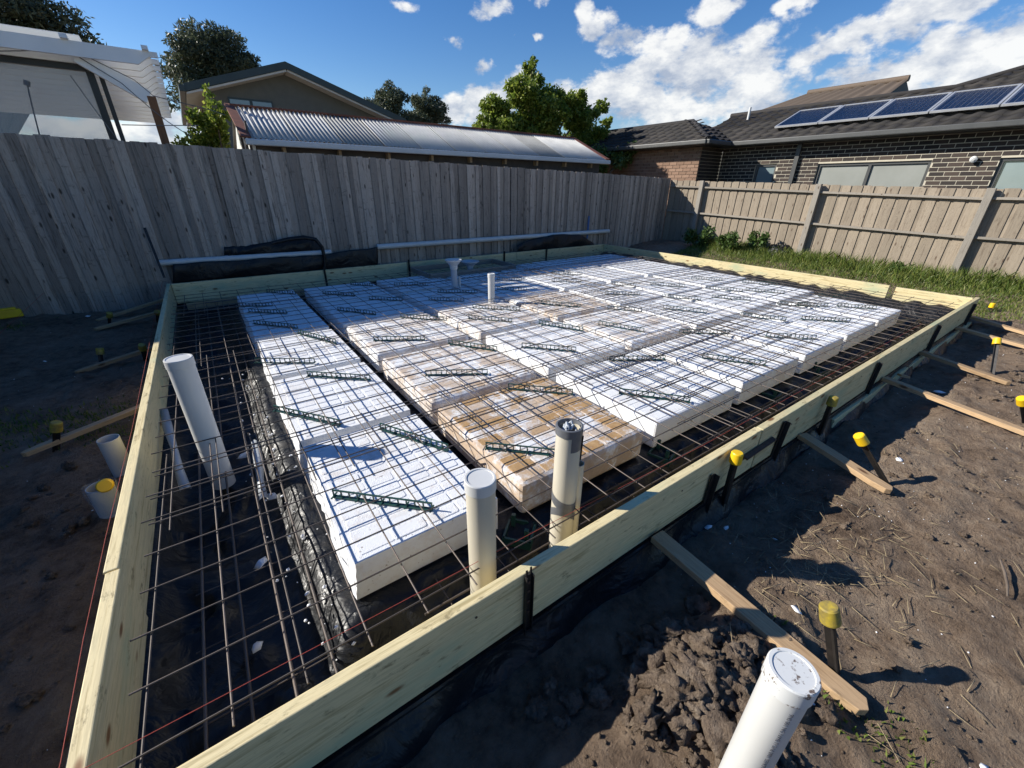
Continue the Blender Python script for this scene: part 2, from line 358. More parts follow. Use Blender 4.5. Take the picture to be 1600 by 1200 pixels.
# ------------------------------------------------------------------ plastic membrane
mxs = np.arange(XL-.07, XR+.075, .03); mys = np.arange(YF-.07, YB+.075, .03); MX, MY = np.meshgrid(mxs, mys)
px0, px1, py0, py1 = PX[0][0], 7.66, PY[0][0], PY[-1][1]
d = np.maximum(np.maximum(px0-MX, MX-px1), np.maximum(py0-MY, MY-py1))       # distance outside the pod field
wx = MX+.10*fbm(MX, MY, 2.2, 3, 21); wy = MY+.10*fbm(MX, MY, 2.2, 3, 22)
ridge = 1-np.abs(fbm(wx, wy, 4.2, 3, 23)); ridge2 = 1-np.abs(fbm(wx, wy, 10, 3, 25))
crump = smst(.0, .08, d)
calm = 1-.75*smst(.30, .10, np.abs(MX+.10))*smst(-.2, .2, MY)
MZ = -.215-.125*smst(.06, .24, d)+crump*calm*(.075*(ridge**5)+.008*(ridge2**3)+.02*fbm(MX, MY, 2, 3, 27)-.03)
edge = np.minimum(np.minimum(MX-XL, XR-MX), np.minimum(MY-YF, YB-MY))
rise = smst(.13, -.02, edge); MZ = MZ*(1-rise)+(-.212)*rise
MZ += smst(.07, .26, -(edge-.26))*0
rr = smst(.34, .02, XR-MX); fold = .5+.5*np.sin(MY*17+2.2*fbm(MX, MY, 1.6, 2, 31)+1.5*np.sin(MY*5)); MZ = np.where(MX > XR-.5, np.maximum(MZ, -.33+rr*(.235+.035*fold+.05*fbm(MX*.3, MY, 3.0, 3, 37))), MZ)
MZ = np.where(edge < 0, -.215, MZ); MZ = np.minimum(MZ, np.where(d < .02, -.2, 9))
MZ += .03*smst(.25, .0, np.abs(MX+.12))*smst(.0, .3, MY)*smst(5.6, 5.0, MY)*(.6+fbm(MX, MY, 1.6, 2, 33))*.8     # heaped against the cut pods on the left
ny, nx = MX.shape; idx = np.arange(nx*ny).reshape(ny, nx)
F = np.stack([idx[:-1, :-1], idx[:-1, 1:], idx[1:, 1:], idx[1:, :-1]], -1).reshape(-1, 4)
memb = link('plastic_membrane', np_mesh('plastic_membrane', np.stack([MX, MY, MZ], -1).reshape(-1, 3), F, M['plastic'], True))
tag(memb, 'crumpled black plastic membrane lining the ground under the foam pods', 'plastic sheet')
def skirt(a, b, out, drop, seed, top=-.205):
    """plastic hanging from under a board to the ground outside"""
    a, b, out = Vector(a), Vector(b), Vector(out); L = (b-a).length; n = int(L/.03); m = 14; V = []
    s = np.linspace(0, L, n); w1 = fbm(s, s*0, 1.1, 3, seed); w2 = fbm(s, s*0+4, 4.5, 3, seed+1)
    for j in range(m):
        t = j/(m-1)
        for i in range(n):
            fo = .5*math.sin(s[i]*9+3*w1[i]+t*2.0)+.5*w2[i]
            dr = drop*(1+.55*w1[i]); o = .012+t*(.085+.06*w1[i])+.028*fo*math.sin(math.pi*min(1, t*1.25))+.03*t*fo
            p = a+(b-a)*(i/(n-1))+out*o; V.append((p.x, p.y, top-dr*(t**.9)+.010*fo*t))
    I = np.arange(n*m).reshape(m, n)
    return link('skirt', np_mesh('skirt', V, np.stack([I[:-1, :-1], I[:-1, 1:], I[1:, 1:], I[1:, :-1]], -1).reshape(-1, 4), M['plastic'], True), memb)
skirt((XL, YF-BT, 0), (XR+.02, YF-BT, 0), (0, -1, 0), .165, 41); skirt((XL-BT, YF-.3, 0), (XL-BT, 1.6, 0), (-1, 0, 0), .075, 45)

# ------------------------------------------------------------------ formwork boards
def board(name, label, a, b, h=BH, t=BT, z=TOP, mat='pine', cat='board', group='timber boards of the slab formwork', tilt=0):
    a, b = Vector((*a, 0)), Vector((*b, 0)); L = (b-a).length; o = empty('tmp'); bpy.data.objects.remove(o)
    mb = MB().box((0, 0, 0), (L, t, h)); c = (a+b)/2; c.z = z-h/2
    ob = mb.build(name, M[mat], None, c, (tilt, 0, math.atan2(b.y-a.y, b.x-a.x)), .004); return tag(ob, label, cat, group)
h_ = BT/2; jl = onz(170, 893, TOP).y; jf = onz(1184, 668, TOP).x
board('formwork_board', 'green tinted pine formwork board along the left edge, back length', (XL-h_, jl+.004), (XL-h_, YB+.09))
board('formwork_board', 'pine formwork board at lower left corner, nearest the camera', (XL-h_+.012, YF-.25), (XL-h_+.008, jl-.004))
board('formwork_board', 'long pine formwork board across the foreground, carrying the slotted black stake', (XL+.004, YF-h_), (jf-.003, YF-h_))
board('formwork_board', 'pine formwork board of the front edge running to the far right corner', (jf+.003, YF-h_-.004), (XR+.09, YF-h_-.004))
xb = [XL+.004, ony(507, 420, YB).x, ony(636, 412, YB).x, ony(807, 397, YB).x, XR+.03]
for k, lb in enumerate(('back formwork board with a large knot, next to the left corner', 'short back formwork board right of the black plastic arch',
                        'back formwork board behind the two pipe flanges', 'back formwork board reaching the far right corner')):
    board('formwork_board', lb, (xb[k]+.004, YB+h_+.004*(k % 2)), (xb[k+1]-.004, YB+h_+.004*(k % 2)))
yg0, yg1 = onx(1390, 447, XR).y, onx(1402, 449, XR).y
board('formwork_board', 'long sunlit yellow pine formwork board along the right edge', (XR+h_, YB-.004), (XR+h_, yg0), tilt=.03)
board('formwork_board', 'short yellow pine board at the right corner, split off by a gap', (XR+h_-.06, yg1), (XR+h_-.03, YF+.006), tilt=.06)
board('lower_board', 'lower pine board low under the front formwork on the right', (3.6, YF-.075), (XR, YF-.075), .09, .035, -.235)
board('lower_board', 'grey timber plank lying inside the back left corner of the formwork', (XL+.12, YB-.20), (1.75, YB-.10), .10, .035, -.17, 'pine_brace')

for k in range(7):
    x = .3+1.25*k; nl = MB().lathe([(0, .002), (.005, .002), (.005, 0)], 8).build('nail_head', M['rusty'], None, (x, YF-BT-.0012-.004*(x > jf), TOP-.07-.02*(k % 3)), (math.pi/2, 0, 0))
    fb = [o for o in COL.objects if o.name.startswith('formwork_board') and ('across the foreground' in o['label'] if x < jf else 'far right corner' in o['label'] and 'front edge' in o['label'])][0]
    bpy.context.view_layer.update(); nl.parent = fb; nl.matrix_parent_inverse = fb.matrix_world.inverted()
# ------------------------------------------------------------------ foam pods with raised pads
ORD = ['leftmost', 'second from the left', 'third from the left', 'fourth from the left', 'fifth from the left', 'sixth from the left', 'rightmost']
ROW = ['front row', 'second row', 'middle row', 'fourth row', 'back row']
PH = .205
stain = {(1, 0): .80, (1, 1): .52, (1, 2): .42, (2, 1): .30, (2, 2): .45, (2, 0): .10, (3, 1): .45, (3, 2): .6, (0, 0): .16, (4, 2): .25, (3, 0): .22}
def pad_mesh(w, l, hgt=.0035):
    b = .003; vs = []
    for (ix, z) in ((0, -.003), (0, hgt*.5), (b, hgt)):
        x, y = w/2-ix, l/2-ix; c = min(.008, x*.4)
        vs += [(-x+c, -y, z), (x-c, -y, z), (x, -y+c, z), (x, y-c, z), (x-c, y, z), (-x+c, y, z), (-x, y-c, z), (-x, -y+c, z)]
    fs = [tuple(range(16, 24))]+[(8*k+i, 8*k+(i+1) % 8, 8*k+8+(i+1) % 8, 8*k+8+i) for k in range(2) for i in range(8)]
    return vs, fs
for i, (x0, x1) in enumerate(PX):
    for j, (y0, y1) in enumerate(PY):
        x1 = x1 if i < 6 else (7.20, 7.45, 7.58, 7.66, 7.70)[j]; w, l = x1-x0, y1-y0; st = stain.get((i, j), .10+.12*random.random())
        root = empty('foam_pod', ((x0+x1)/2+random.uniform(-.006, .006), (y0+y1)/2+random.uniform(-.006, .006), -PH), random.uniform(-.006, .006))
        dz = random.uniform(-.006, .004)
        look = {(1, 0): 'brown stained foam pod with rounded rusty edges', (0, 0): 'white foam pod with a sawn crumbly left side'}.get((i, j), 'white foam void pod' if st < .3 else 'cream foam void pod with light mud stains')
        tag(root, f'{look}, {ORD[i]} in the {ROW[j]}', 'foam block', 'foam void pods')
        mb = MB()
        if i == 0:                                   # sawn by hand: ragged left face
            n, m = 26, 7; V = []; wob = fbm(np.linspace(0, 3, n), np.zeros(n), 1, 3, 60+j)
            for a in range(m):
                for c in range(n):
                    z = a/(m-1)*PH; V.append((-w/2+.018*wob[c]+random.uniform(-.006, .006)+.02*(a/(m-1)-.5), -l/2+l*c/(n-1), z))
            b0 = len(V); V += [(w/2, p[1], p[2]) for p in V[:b0]]
            fs = []
            for a in range(m-1):
                for c in range(n-1):
                    k = a*n+c; fs += [(k, k+n, k+n+1, k+1), (b0+k, b0+k+1, b0+k+n+1, b0+k+n)]
            for c in range(n-1): k = (m-1)*n+c; fs += [(k, b0+k, b0+k+1, k+1), (c, c+1, b0+c+1, b0+c)]
            for a in range(m-1): k = a*n; fs += [(k, b0+k, b0+k+n, k+n), (k+n-1, k+2*n-1, b0+k+2*n-1, b0+k+n-1)]
            mb.add(V, fs)
            body = mb.build('block', M['foam'], root, (0, 0, dz))
        else:
            mb.box((0, 0, PH/2), (w, l, PH)); body = mb.build('block', M['foam'], root, (0, 0, dz), None, .028 if st > .4 else .016)
        body.color = (st*(.85 if (i, j) == (1, 0) else 1), 0, 0, 1)
        nxp = max(3, round(w/.172)); nyp = 12; cw, cl = (w-.05)/nxp, (l-.05)/nyp
        vs, fs = pad_mesh(cw-.011, cl-.009)
        near = (i, j) in ((0, 0), (1, 0), (0, 1), (1, 1), (2, 0))
        pm = np_mesh('raised_pad', vs, [f for f in fs[1:]], M['foam']) if False else None
        if near:
            me = bpy.data.meshes.new('raised_pad'); me.from_pydata(vs, [], fs); me.update(); me.materials.append(M['foam'])
        big = MB()
        for a in range(nxp):
            for c in range(nyp):
                if random.random() < .05: continue
                px, py = -w/2+.025+cw*(a+.5)+random.uniform(-.003, .003), -l/2+.025+cl*(c+.5)
                if i == 0 and a == 0: px += .015
                if near:
                    o = link('raised_pad', me, root, (px, py, PH+dz+random.uniform(-.002, .001)))
                    edge_ = (a in (0, nxp-1)) or (c in (0, nyp-1)); o.color = (min(1, st*random.uniform(.75, 1.2)*(1.25 if edge_ else 1)*(.62 if (i, j) == (1, 0) and c < 4 and not edge_ else 1)), 0, 0, 1)
                else: big.add([(v[0]+px, v[1]+py, v[2]) for v in vs], fs)
        if not near:
            o = big.build('raised_pads', M['foam'], root, (0, 0, PH+dz)); o['kind'] = 'stuff'; o.color = (st, 0, 0, 1)

# ------------------------------------------------------------------ reinforcing mesh
def unit_wire():
    mb = MB(); n = 6; ring = lambda x: [(x, math.cos(2*math.pi*k/n), math.sin(2*math.pi*k/n)) for k in range(n)]
    mb.add(ring(-.5)+ring(.5), [(k, (k+1) % n, n+(k+1) % n, n+k) for k in range(n)], True); mb.add(ring(-.5), [tuple(range(n))]); mb.add(ring(.5), [tuple(range(n))])
    return mb.mesh('wire', M['steel_wire'])
WIRE = unit_wire(); WR = .0034
def mesh_sheet(label, x0, x1, y0, y1, z, ox=0., oy=0., jit=.004, rz=0., sx=.2, sy=.208):
    root = empty('reinforcing_mesh', ((x0+x1)/2, (y0+y1)/2, z), rz); tag(root, label, 'steel mesh', 'sheets of reinforcing mesh'); w, l = x1-x0, y1-y0
    x = -w/2+.05+ox
    while x < w/2-.02:
        link('wire', WIRE, root, (x+random.uniform(-.003, .003), random.uniform(-.01, .01), -.0045), (random.uniform(-.0012, .0012), 0, math.pi/2+random.uniform(-.0015, .0015)), (l, WR, WR)); x += sx
    y = -l/2+.05+oy
    while y < l/2-.02:
        link('wire', WIRE, root, (random.uniform(-.01, .01), y+random.uniform(-.003, .003), .0045), (0, random.uniform(-.0010, .0010), random.uniform(-.0015, .0015)), (w, WR, WR)); y += sy
mesh_sheet('front left reinforcing mesh sheet over the sawn foam pods', -.69, 2.75, -.40, 1.33, .048)
mesh_sheet('front right reinforcing mesh sheet, its ends along the front board', 2.02, 7.95, -.41, 1.12, .056, .03, .02)
mesh_sheet('reinforcing mesh sheet over the second row of pods, left half', -.70, 4.55, .60, 2.98, .060, .045, .06)
mesh_sheet('reinforcing mesh sheet over the second row of pods, right half', 4.02, 7.78, .72, 3.05, .068, .02, .03)
mesh_sheet('reinforcing mesh sheet over the fourth row of pods, left half', -.70, 4.9, 2.72, 4.85, .050, .0, .11)
mesh_sheet('reinforcing mesh sheet over the fourth row of pods, right half', 4.45, 7.80, 2.82, 4.9, .058, .05, .0)
mesh_sheet('rear left reinforcing mesh sheet in the fence shadow', -.69, 4.8, 4.6, 5.78, .060, .06, .02)
mesh_sheet('rear right reinforcing mesh sheet by the far corner', 4.4, 7.80, 4.66, 5.78, .068, .0, .05)
mesh_sheet('small reinforcing mesh offcut doubled over the third and fourth front pods', 2.35, 4.5, -.05, 1.0, .070, .07, .04, .004, .01)
def trench(label, p0, p1, side, n, z):
    root = empty('trench_mesh', p0); tag(root, label, 'trench mesh', 'trench mesh in the edge beams'); p0, p1, side = Vector(p0), Vector(p1), Vector(side); d = p1-p0; L = d.length; a = math.atan2(d.y, d.x)
    for k in range(n):
        link('bar', WIRE, root, d/2+side*(k/(n-1))+Vector((0, 0, z+random.uniform(-.01, .01))), (0, random.uniform(-.004, .004), a), (L, .0058, .0058))
    for q in range(int(L/.3)):
        link('cross_wire', WIRE, root, d*((q+.4)*.3/L)+side*.5+Vector((0, 0, z-.008)), (0, 0, a+math.pi/2), (side.length+.05, .003, .003))
trench('long trench mesh low in the left edge beam beside the white pipe', (-.56, -.30, 0), (-.52, 6.2, 0), (.40, 0, 0), 4, -.19)
trench('trench mesh low in the front edge beam behind the front board', (.2, -.36, 0), (8.1, -.36, 0), (0, .24, 0), 3, -.20)
trench('trench mesh low in the back edge beam by the fence', (-.4, 5.85, 0), (8.1, 5.85, 0), (0, .42, 0), 3, -.19)

# ------------------------------------------------------------------ green bar supports standing on the pods
strips = [(417,456,462,459),(369,478,426,477),(389,487,448,489),(397,505,465,512),(466,520,525,536),(399,566,492,566),(505,458,554,462),(528,484,587,491),
 (481,586,579,592),(430,640,532,663),(594,669,700,703),(521,774,676,795),(626,495,698,500),(732,497,800,502),(584,531,664,530),(701,536,777,547),
 (665,585,762,583),(735,480,816,485),(842,505,911,516),(935,506,1006,518),(815,541,900,548),(794,606,895,615),(952,562,1039,561),(967,613,1078,627),
 (949,482,1003,486),(845,474,907,479),(759,699,868,710),(960,444,990,446),(1016,444,1070,448),(1080,435,1128,438),(945,459,1000,460),(1034,463,1095,468),
 (1104,450,1160,455),(1112,464,1172,469),(1165,453,1225,458),(1160,441,1215,445),(1217,475,1262,478),(1036,481,1105,488),(1157,493,1228,500),(1097,558,1196,570),
 (1197,525,1275,529),(1061,519,1139,521),(549,444,581,446),(616,445,669,445),(577,467,629,469),(670,468,725,470),(684,456,746,457),(777,437,815,438),
 (777,452,823,453),(862,427,910,429),(862,439,908,440),(1252,498,1328,502),(1279,462,1326,464),(1308,478,1369,482),(1248,476,1290,478)]
place = {}
def pod_of(p):
    i = min(range(7), key=lambda k: abs(p.x-sum(PX[k])/2)); j = min(range(5), key=lambda k: abs(p.y-sum(PY[k])/2)); return i, j
made = []
for s in strips:
    a, b = onz(s[0], s[1], .015), onz(s[2], s[3], .015); d = b-a; L = min(.62, max(.38, d.length)); mid = (a+b)/2
    made.append((mid, math.atan2(d.y, d.x), L)); place.setdefault(pod_of(mid), []).append(len(made)-1)
for pod, ids in place.items():
    ids.sort(key=lambda k: made[k][0].y)
    for q, k in enumerate(ids):
        mid, az, L = made[k]; n = max(6, round(L/.042)); mb = MB(); H = .044
        mb.box((0, 0, .004), (L, .022, .005)); mb.box((0, 0, H), (L, .008, .006))
        for c in range(n+1): mb.box((-L/2+.003+(L-.006)*c/n, 0, H/2+.002), (.006, .006, H-.004))
        for c in range(0, n+1, 3): mb.box((-L/2+.004+(L-.008)*c/n, 0, .0085), (.008, .05, .005))
        o = mb.build('bar_chair', M['green_plastic'], None, (mid.x, mid.y, .006), (random.uniform(-.12, .12), 0, az))
        where = '' if len(ids) == 1 else [', nearest the camera', ', second from the camera', ', third from the camera', ', fourth from the camera'][min(q, 3)]
        tag(o, f'green plastic ladder strip, {ROW[pod[1]]} pod {ORD[pod[0]]}{where}', 'bar chair', 'green bar supports under the mesh')
# green trench spacers down in the front beam
for px, py, rz, lb in ((1035, 706, .3, 'green plastic trench spacer between the third front pod and the red string'), (812, 828, .7, 'green plastic trench spacer between the two front pipes'),
                       (1205, 612, .1, 'green plastic trench spacer at the gap between third and fourth front pods'), (1275, 577, -.2, 'green plastic trench spacer at the gap before the fifth front pod')):
    p = onz(px, py, -.2); mb = MB()
    for sx in (-1, 1):
        mb.box((sx*.07, 0, .02), (.012, .15, .05)); mb.box((0, sx*.07, .02), (.15, .012, .05)); mb.box((sx*.045, sx*.045, .06), (.02, .02, .08))
    tag(mb.build('trench_spacer', M['green_plastic'], None, (p.x, p.y, -.245), (0, 0, rz)), lb, 'spacer', 'green trench spacers')

# ------------------------------------------------------------------ string lines
def string(label, pts, z=TOP+.006):
    mb = MB().tube([onz(px, py, z) for px, py in pts], .0011, 5); tag(mb.build('string_line', M['string']), label, 'string', 'red builders strings')
string('red string line stretched along the inside of the front formwork', [(-60, 1302), (133, 1200), (560, 976), (852, 822), (1100, 695), (1440, 506)], TOP)
string('red string line along the outer edge of the left formwork board', [(70, 1290), (95, 1190), (130, 1000), (165, 840), (206, 672), (246, 476), (256, 430)])

# ------------------------------------------------------------------ pipes
def pipe(label, x, y, ztop, dia, zbot, mat='pvc', cap=True, capmat=None, name='drain_pipe', lean=(0, 0), capname='cap', open_=False, group='PVC pipes rising from the slab'):
    root = empty(name, (x, y, zbot)); root.rotation_euler = (lean[0], lean[1], 0); tag(root, label, 'pipe', group); H = ztop-zbot; r = dia/2
    if open_: MB().lathe([(r, 0), (r, H), (r-.004, H), (r-.004, H-.25), (0, H-.25)], 40).build('tube', M[mat], root)
    else: MB().lathe([(r, 0), (r, H-.01)], 40).build('tube', M[mat], root)
    if cap: MB().lathe([(r+.0005, -.05), (r+.0035, -.048), (r+.0035, -.004), (r+.001, 0), (r-.006, 0), (r-.008, -.003), (0, -.003)], 40).build(capname, M[capmat or mat], root, (0, 0, H))
    return root, H, r
fgp, H, r = pipe('thick white capped drain pipe standing in the soil in the foreground', .630, -1.288, .505, .093, -.42, 'pvc', True, 'pvc_dirty')
MB().lathe([(.9*r, -.0022), (0, -.0022)], 32).build('mud_smear', M['pvc_dirty'], fgp, (0, 0, H))
cu = bpy.data.curves.new('print', 'FONT'); cu.body = 'AS/NZS 1260 PVC-U DWV DN 100 SN6'; cu.size = .0135; cu.extrude = 0.0002; cu.align_x = 'RIGHT'; cu.align_y = 'CENTER'
tx = bpy.data.objects.new('tmp_text', cu); COL.objects.link(tx); dg = bpy.context.evaluated_depsgraph_get()
tm = bpy.data.meshes.new_from_object(tx.evaluated_get(dg)); bpy.data.objects.remove(tx); tm.materials.append(M['ink'])
va = math.atan2(CAMPOS[1]+1.288, CAMPOS[0]-.625)+rad(38)
for v in tm.vertices:      # wrap the printing round the tube, reading upwards
    a = va-(-v.co.y)/(r+.0006)*-1; z = H-.075+v.co.x; rr_ = r+.0006+v.co.z
    v.co = (rr_*math.cos(a), rr_*math.sin(a), z)
link('printed_text', tm, fgp)
pipe('tall white capped pipe leaning over the left edge beam', -.448, 1.40, .565, .128, -.30)
pipe('cream capped pipe just behind the front formwork board', .445, -.31, .46, .113, -.30, 'pvc_cream', True, 'pvc')
tp, H, r = pipe('taped cream pipe with grey duct tape and rolled plastic stuffed in its top', .93, -.262, .49, .114, -.30, 'pvc_cream', False, None, 'drain_pipe', (0, 0), 'cap', True)
MB().lathe([(r+.001, H-.035), (r+.004, H-.033), (r+.004, H+.004), (r-.004, H+.006), (r-.008, H-.01)], 36).build('tape_rim', M['tape'], tp)
def band(z0, slope, wd, ph, arc=2*math.pi):
    V = []; n = 48
    for k in range(n+1):
        a = ph+arc*k/n; z = z0+slope*math.sin(a-ph)
        for zz in (z-wd/2, z+wd/2): V.append(((r+.0015)*math.cos(a), (r+.0015)*math.sin(a), zz))
    return [tuple(v) for v in V], [(2*k, 2*k+2, 2*k+3, 2*k+1) for k in range(n)]
for z0, sl_, wd, ph in ((H-.40, .025, .05, .4), (H-.50, .06, .045, 2.2)):
    mb = MB(); mb.add(*band(z0, sl_, wd, ph), True); mb.build('tape_band', M['tape'], tp)
mb = MB(); mb.add(*band(H-.06, 0, .09, math.atan2(CAMPOS[1]+.262, CAMPOS[0]-.93)+.25, 1.1), True); mb.build('tape_flap', M['tape'], tp)
mb = MB()
for k in range(7):
    a0 = random.random()*6.3; mb.tube([(.032*math.cos(a0+t*.5)*(1-.1*k), .032*math.sin(a0+t*.5)*(1-.1*k), H-.03+.012*math.sin(t*1.7+k)+.006*k) for t in range(7)], .006, 6)
mb.build('plastic_wad', M['pvc_grey'], tp)
MB().lathe([(.026, 0), (.026, H-.22), (.022, H-.22), (.022, H-.4)], 24).build('side_pipe', M['pvc_cream'], tp, (.068, -.012, 0))
tag(MB().box((0, 0, .25), (.03, .012, .5)).box((.012, 0, .25), (.006, .03, .5)).build('steel_stake', M['black_steel'], None, (1.02, -.23, -.10), (.03, -.03, .4)), 'black steel stake end beside the taped pipe', 'stake')
pipe('white capped waste pipe in the middle of the slab', 2.837, 3.344, .385, .092, -.2, 'pvc')
ep, H, r = pipe('grey pipe with a white funnel shaped toilet flange', 2.79, 4.318, .39, .095, -.2, 'pvc_grey', False)
MB().lathe([(r+.004, H-.09), (r+.008, H-.08), (r+.012, H-.03), (.115, H+.035), (.125, H+.038), (.125, H+.055), (.105, H+.055), (.045, H-.01), (0, H-.01)], 36).build('flange', M['pvc'], ep)
MB().lathe([(.018, 0), (.018, H-.36), (0, H-.36)], 18).build('small_pipe', M['pvc'], ep, (.10, .02, .15))
ep, H, r = pipe('grey waste pipe with a wide flange inside the shower set-down frame', 3.75, 5.5, .12, .10, -.2, 'pvc_grey', False)
MB().lathe([(r+.004, H-.06), (r+.014, H-.02), (.16, H+.05), (.17, H+.052), (.17, H+.066), (.14, H+.066), (.05, H), (0, H)], 36).build('flange', M['pvc_grey'], ep)
fr = empty('setdown_frame', (3.72, 5.68, 0)); tag(fr, 'grey timber set-down frame lying on the pods before the back board', 'timber frame')
for c, dd in (((0, -.42, .035), (1.8, .04, .09)), ((0, .40, .035), (1.8, .04, .09)), ((-.90, -.01, .035), (.04, .78, .086)), ((.90, -.01, .035), (.04, .78, .086))):
    MB().box(c, dd).build('frame_side', M['fence_rail'], fr, None, None, .003)
# stub pipes by the left board
p = onz(182, 705, -.12); pipe('open white pipe stub outside the left formwork board', p.x-.01, p.y, -.02, .11, -.35, 'pvc', False, None, 'drain_pipe', (0, 0), 'cap', True, 'pipe stubs left of the slab')
p = onz(172, 775, -.15); wp, H, r = pipe('pipe stub wrapped in clear plastic with a yellow cap on it', p.x-.02, p.y, -.07, .115, -.36, 'pvc_grey', False, None, 'drain_pipe', (0, 0), 'cap', True, 'pipe stubs left of the slab')
MB().lathe([(.0, .05), (.03, .05), (.036, .04), (.036, 0), (0, 0)], 24).build('yellow_cap', M['yellow'], wp, (.03, -.02, H+.005), (1.1, .3, 0))
mb = MB(); V = []; n = 40
for q in range(7):
    for k in range(n):
        a = 2*math.pi*k/n; rr_ = .063+.003*math.sin(5*a+q)+.005*max(0, q-3)*abs(math.sin(2*a+q)); V.append((rr_*math.cos(a), rr_*math.sin(a), .12+.028*q+.006*math.sin(3*a)))
mb.add(V, [(q*n+k, q*n+(k+1) % n, (q+1)*n+(k+1) % n, (q+1)*n+k) for q in range(6) for k in range(n)], True)
film = NT('clear_film'); film.b.inputs['Transmission Weight'].default_value = 0; film.b.inputs['Alpha'].default_value = .16; M['film'] = film.done((.75, .78, .8), .12)
mb.build('plastic_wrap', M['film'], wp)

for pts_, lb in (([(256, 640), (262, 668), (272, 700), (280, 735), (290, 765)], 'pale plastic strip hanging inside the left board before the tall pipe'), ([(398, 690), (404, 720), (407, 750), (412, 780)], 'pale plastic strip against the sawn pods in the left trench')):
    V = []; F_ = []
    for k, (a_, b_) in enumerate(pts_):
        p_ = onz(a_, b_, -.10-.02*k if a_ < 300 else -.22); w_ = .022+.006*math.sin(k*2.1)
        V += [(p_.x-w_, p_.y, p_.z+.006*math.sin(k)), (p_.x, p_.y+.004, p_.z+.014), (p_.x+w_, p_.y, p_.z-.004)]
        if k: b0_ = 3*k; F_ += [(b0_-3, b0_-2, b0_+1, b0_), (b0_-2, b0_-1, b0_+2, b0_+1)]
    o = link('plastic_strip', np_mesh('plastic_strip', V, F_, M['pvc_grey'], True)); o.modifiers.new('solid', 'SOLIDIFY').thickness = .002; tag(o, lb, 'plastic strip')
# ------------------------------------------------------------------ stakes, caps, braces
def picket_mesh(L, w=.020, t=.005):
    mb = MB()
    for k in range(3):
        Rm = Matrix.Rotation(2*math.pi*k/3+.5, 3, 'Z'); mb.box(Rm @ Vector((w/2+.001, 0, L/2)), (w, t, L), Rm)
    return mb
CAP = MB().lathe([(.0, .002), (.030, .002), (.033, 0), (.0335, .006), (.031, .062), (.027, .068), (0, .069)], 22)
capm = CAP.mesh('cap', M['yellow']); capm_old = CAP.mesh('cap', M['yellow_old'])
def stake(label, base, top, cap=True, old=False, mat='black_steel', w=.020, group='steel stakes with yellow caps', name='steel_stake'):
    base, top = Vector(base), Vector(top); d = top-base; L = d.length+.15; root = empty(name, base-d.normalized()*.15); root.rotation_euler = d.to_track_quat('Z', 'Y').to_euler()
    tag(root, label, 'stake', group); picket_mesh(L, w).build('shaft', M[mat], root)
    if cap: link('cap', capm_old if old else capm, root, (0, 0, L-.045))
def vz(px, py, X, Y):
    best = min((np.hypot(*(np.array(proj(X, Y, z))-(px, py))), z) for z in np.linspace(-.4, 1.2, 321)); return best[1]
def proj(X, Y, Z):
    D = np.array([X, Y, Z])-CAMPOS; q = D @ fw; return 800+FPX*(D @ rt)/q, 600-FPX*(D @ up)/q
for lb, bp, tp_, zt, old in (('capped stake leaning beside the short brace right of the front board', (1384, 752), (1344, 684), .02, False),
        ('tall capped stake between the far braces on the right', (1550, 582), (1558, 532), .03, False),
        ('capped stake at the right edge of the picture below the long brace', (1602, 660), (1597, 625), -.05, False),
        ('stake with a muddy yellow cap beside the longest brace in the foreground', (1306, 1058), (1296, 955), .035, True),
        ('capped stake left of the slab behind the foremost left brace', (88, 700), (88, 664), -.08, True),
        ('leaning capped stake on the left between the second and third braces', (160, 572), (156, 547), -.10, True),
        ('capped stake left of the slab touching the left board midway', (228, 562), (222, 541), -.08, True),
        ('capped stake by the rear left brace, further from the board', (172, 508), (171, 491), -.10, True),
        ('capped stake by the rear left brace, against the board', (247, 502), (246, 488), -.08, True)):
    b = onz(*bp, GZ+.01); 
    t = onz(*tp_, zt) if zt is not None else Vector((b.x, b.y, max(GZ+.12, vz(*tp_, b.x, b.y))))
    stake(lb, b, t, True, old)
p = onz(1140, 700, .10); stake('bright capped stake standing against the front board near its splice', (p.x, YF-BT-.05, GZ), (p.x-.0, YF-BT-.045, .075))
p = onz(1306, 628, .02); stake('stake with a dull cap against the right part of the front board', (p.x, YF-BT-.05, GZ), (p.x, YF-BT-.05, .03), True, True)
p = onz(1550, 478, -.15); stake('capped stake in the grass by the far right corner', (p.x, p.y, -.3), (p.x, p.y, -.13))
stake('capped stake outside the left board at the bottom left corner', (XL-BT-.06, -.30, GZ), (XL-BT-.06, -.30, .06))
for px, ztop, lb in ((1107, -.01, 'dark steel stake holding the front board left of the splice'), (1216, .06, 'dark steel stake holding the front board right of the splice'),
                     (1366, .07, 'dark steel stake on the front board above the long brace'), (1462, .075, 'dark steel stake on the front board between the far braces'),
                     (1520, .06, 'dark steel stake at the far right end of the front board')):
    x = onz(px, 600-(px-1300)*.587, TOP).x; mb = MB().box((0, 0, 0), (.036, .007, .55)).box((.014, -.014, 0), (.007, .03, .55))
    o = mb.build('flat_stake', M['black_steel'], None, (x, YF-BT-.009, ztop-.275), (.02, random.uniform(.02, .1), 0)); tag(o, lb, 'stake', 'dark stakes along the front board')
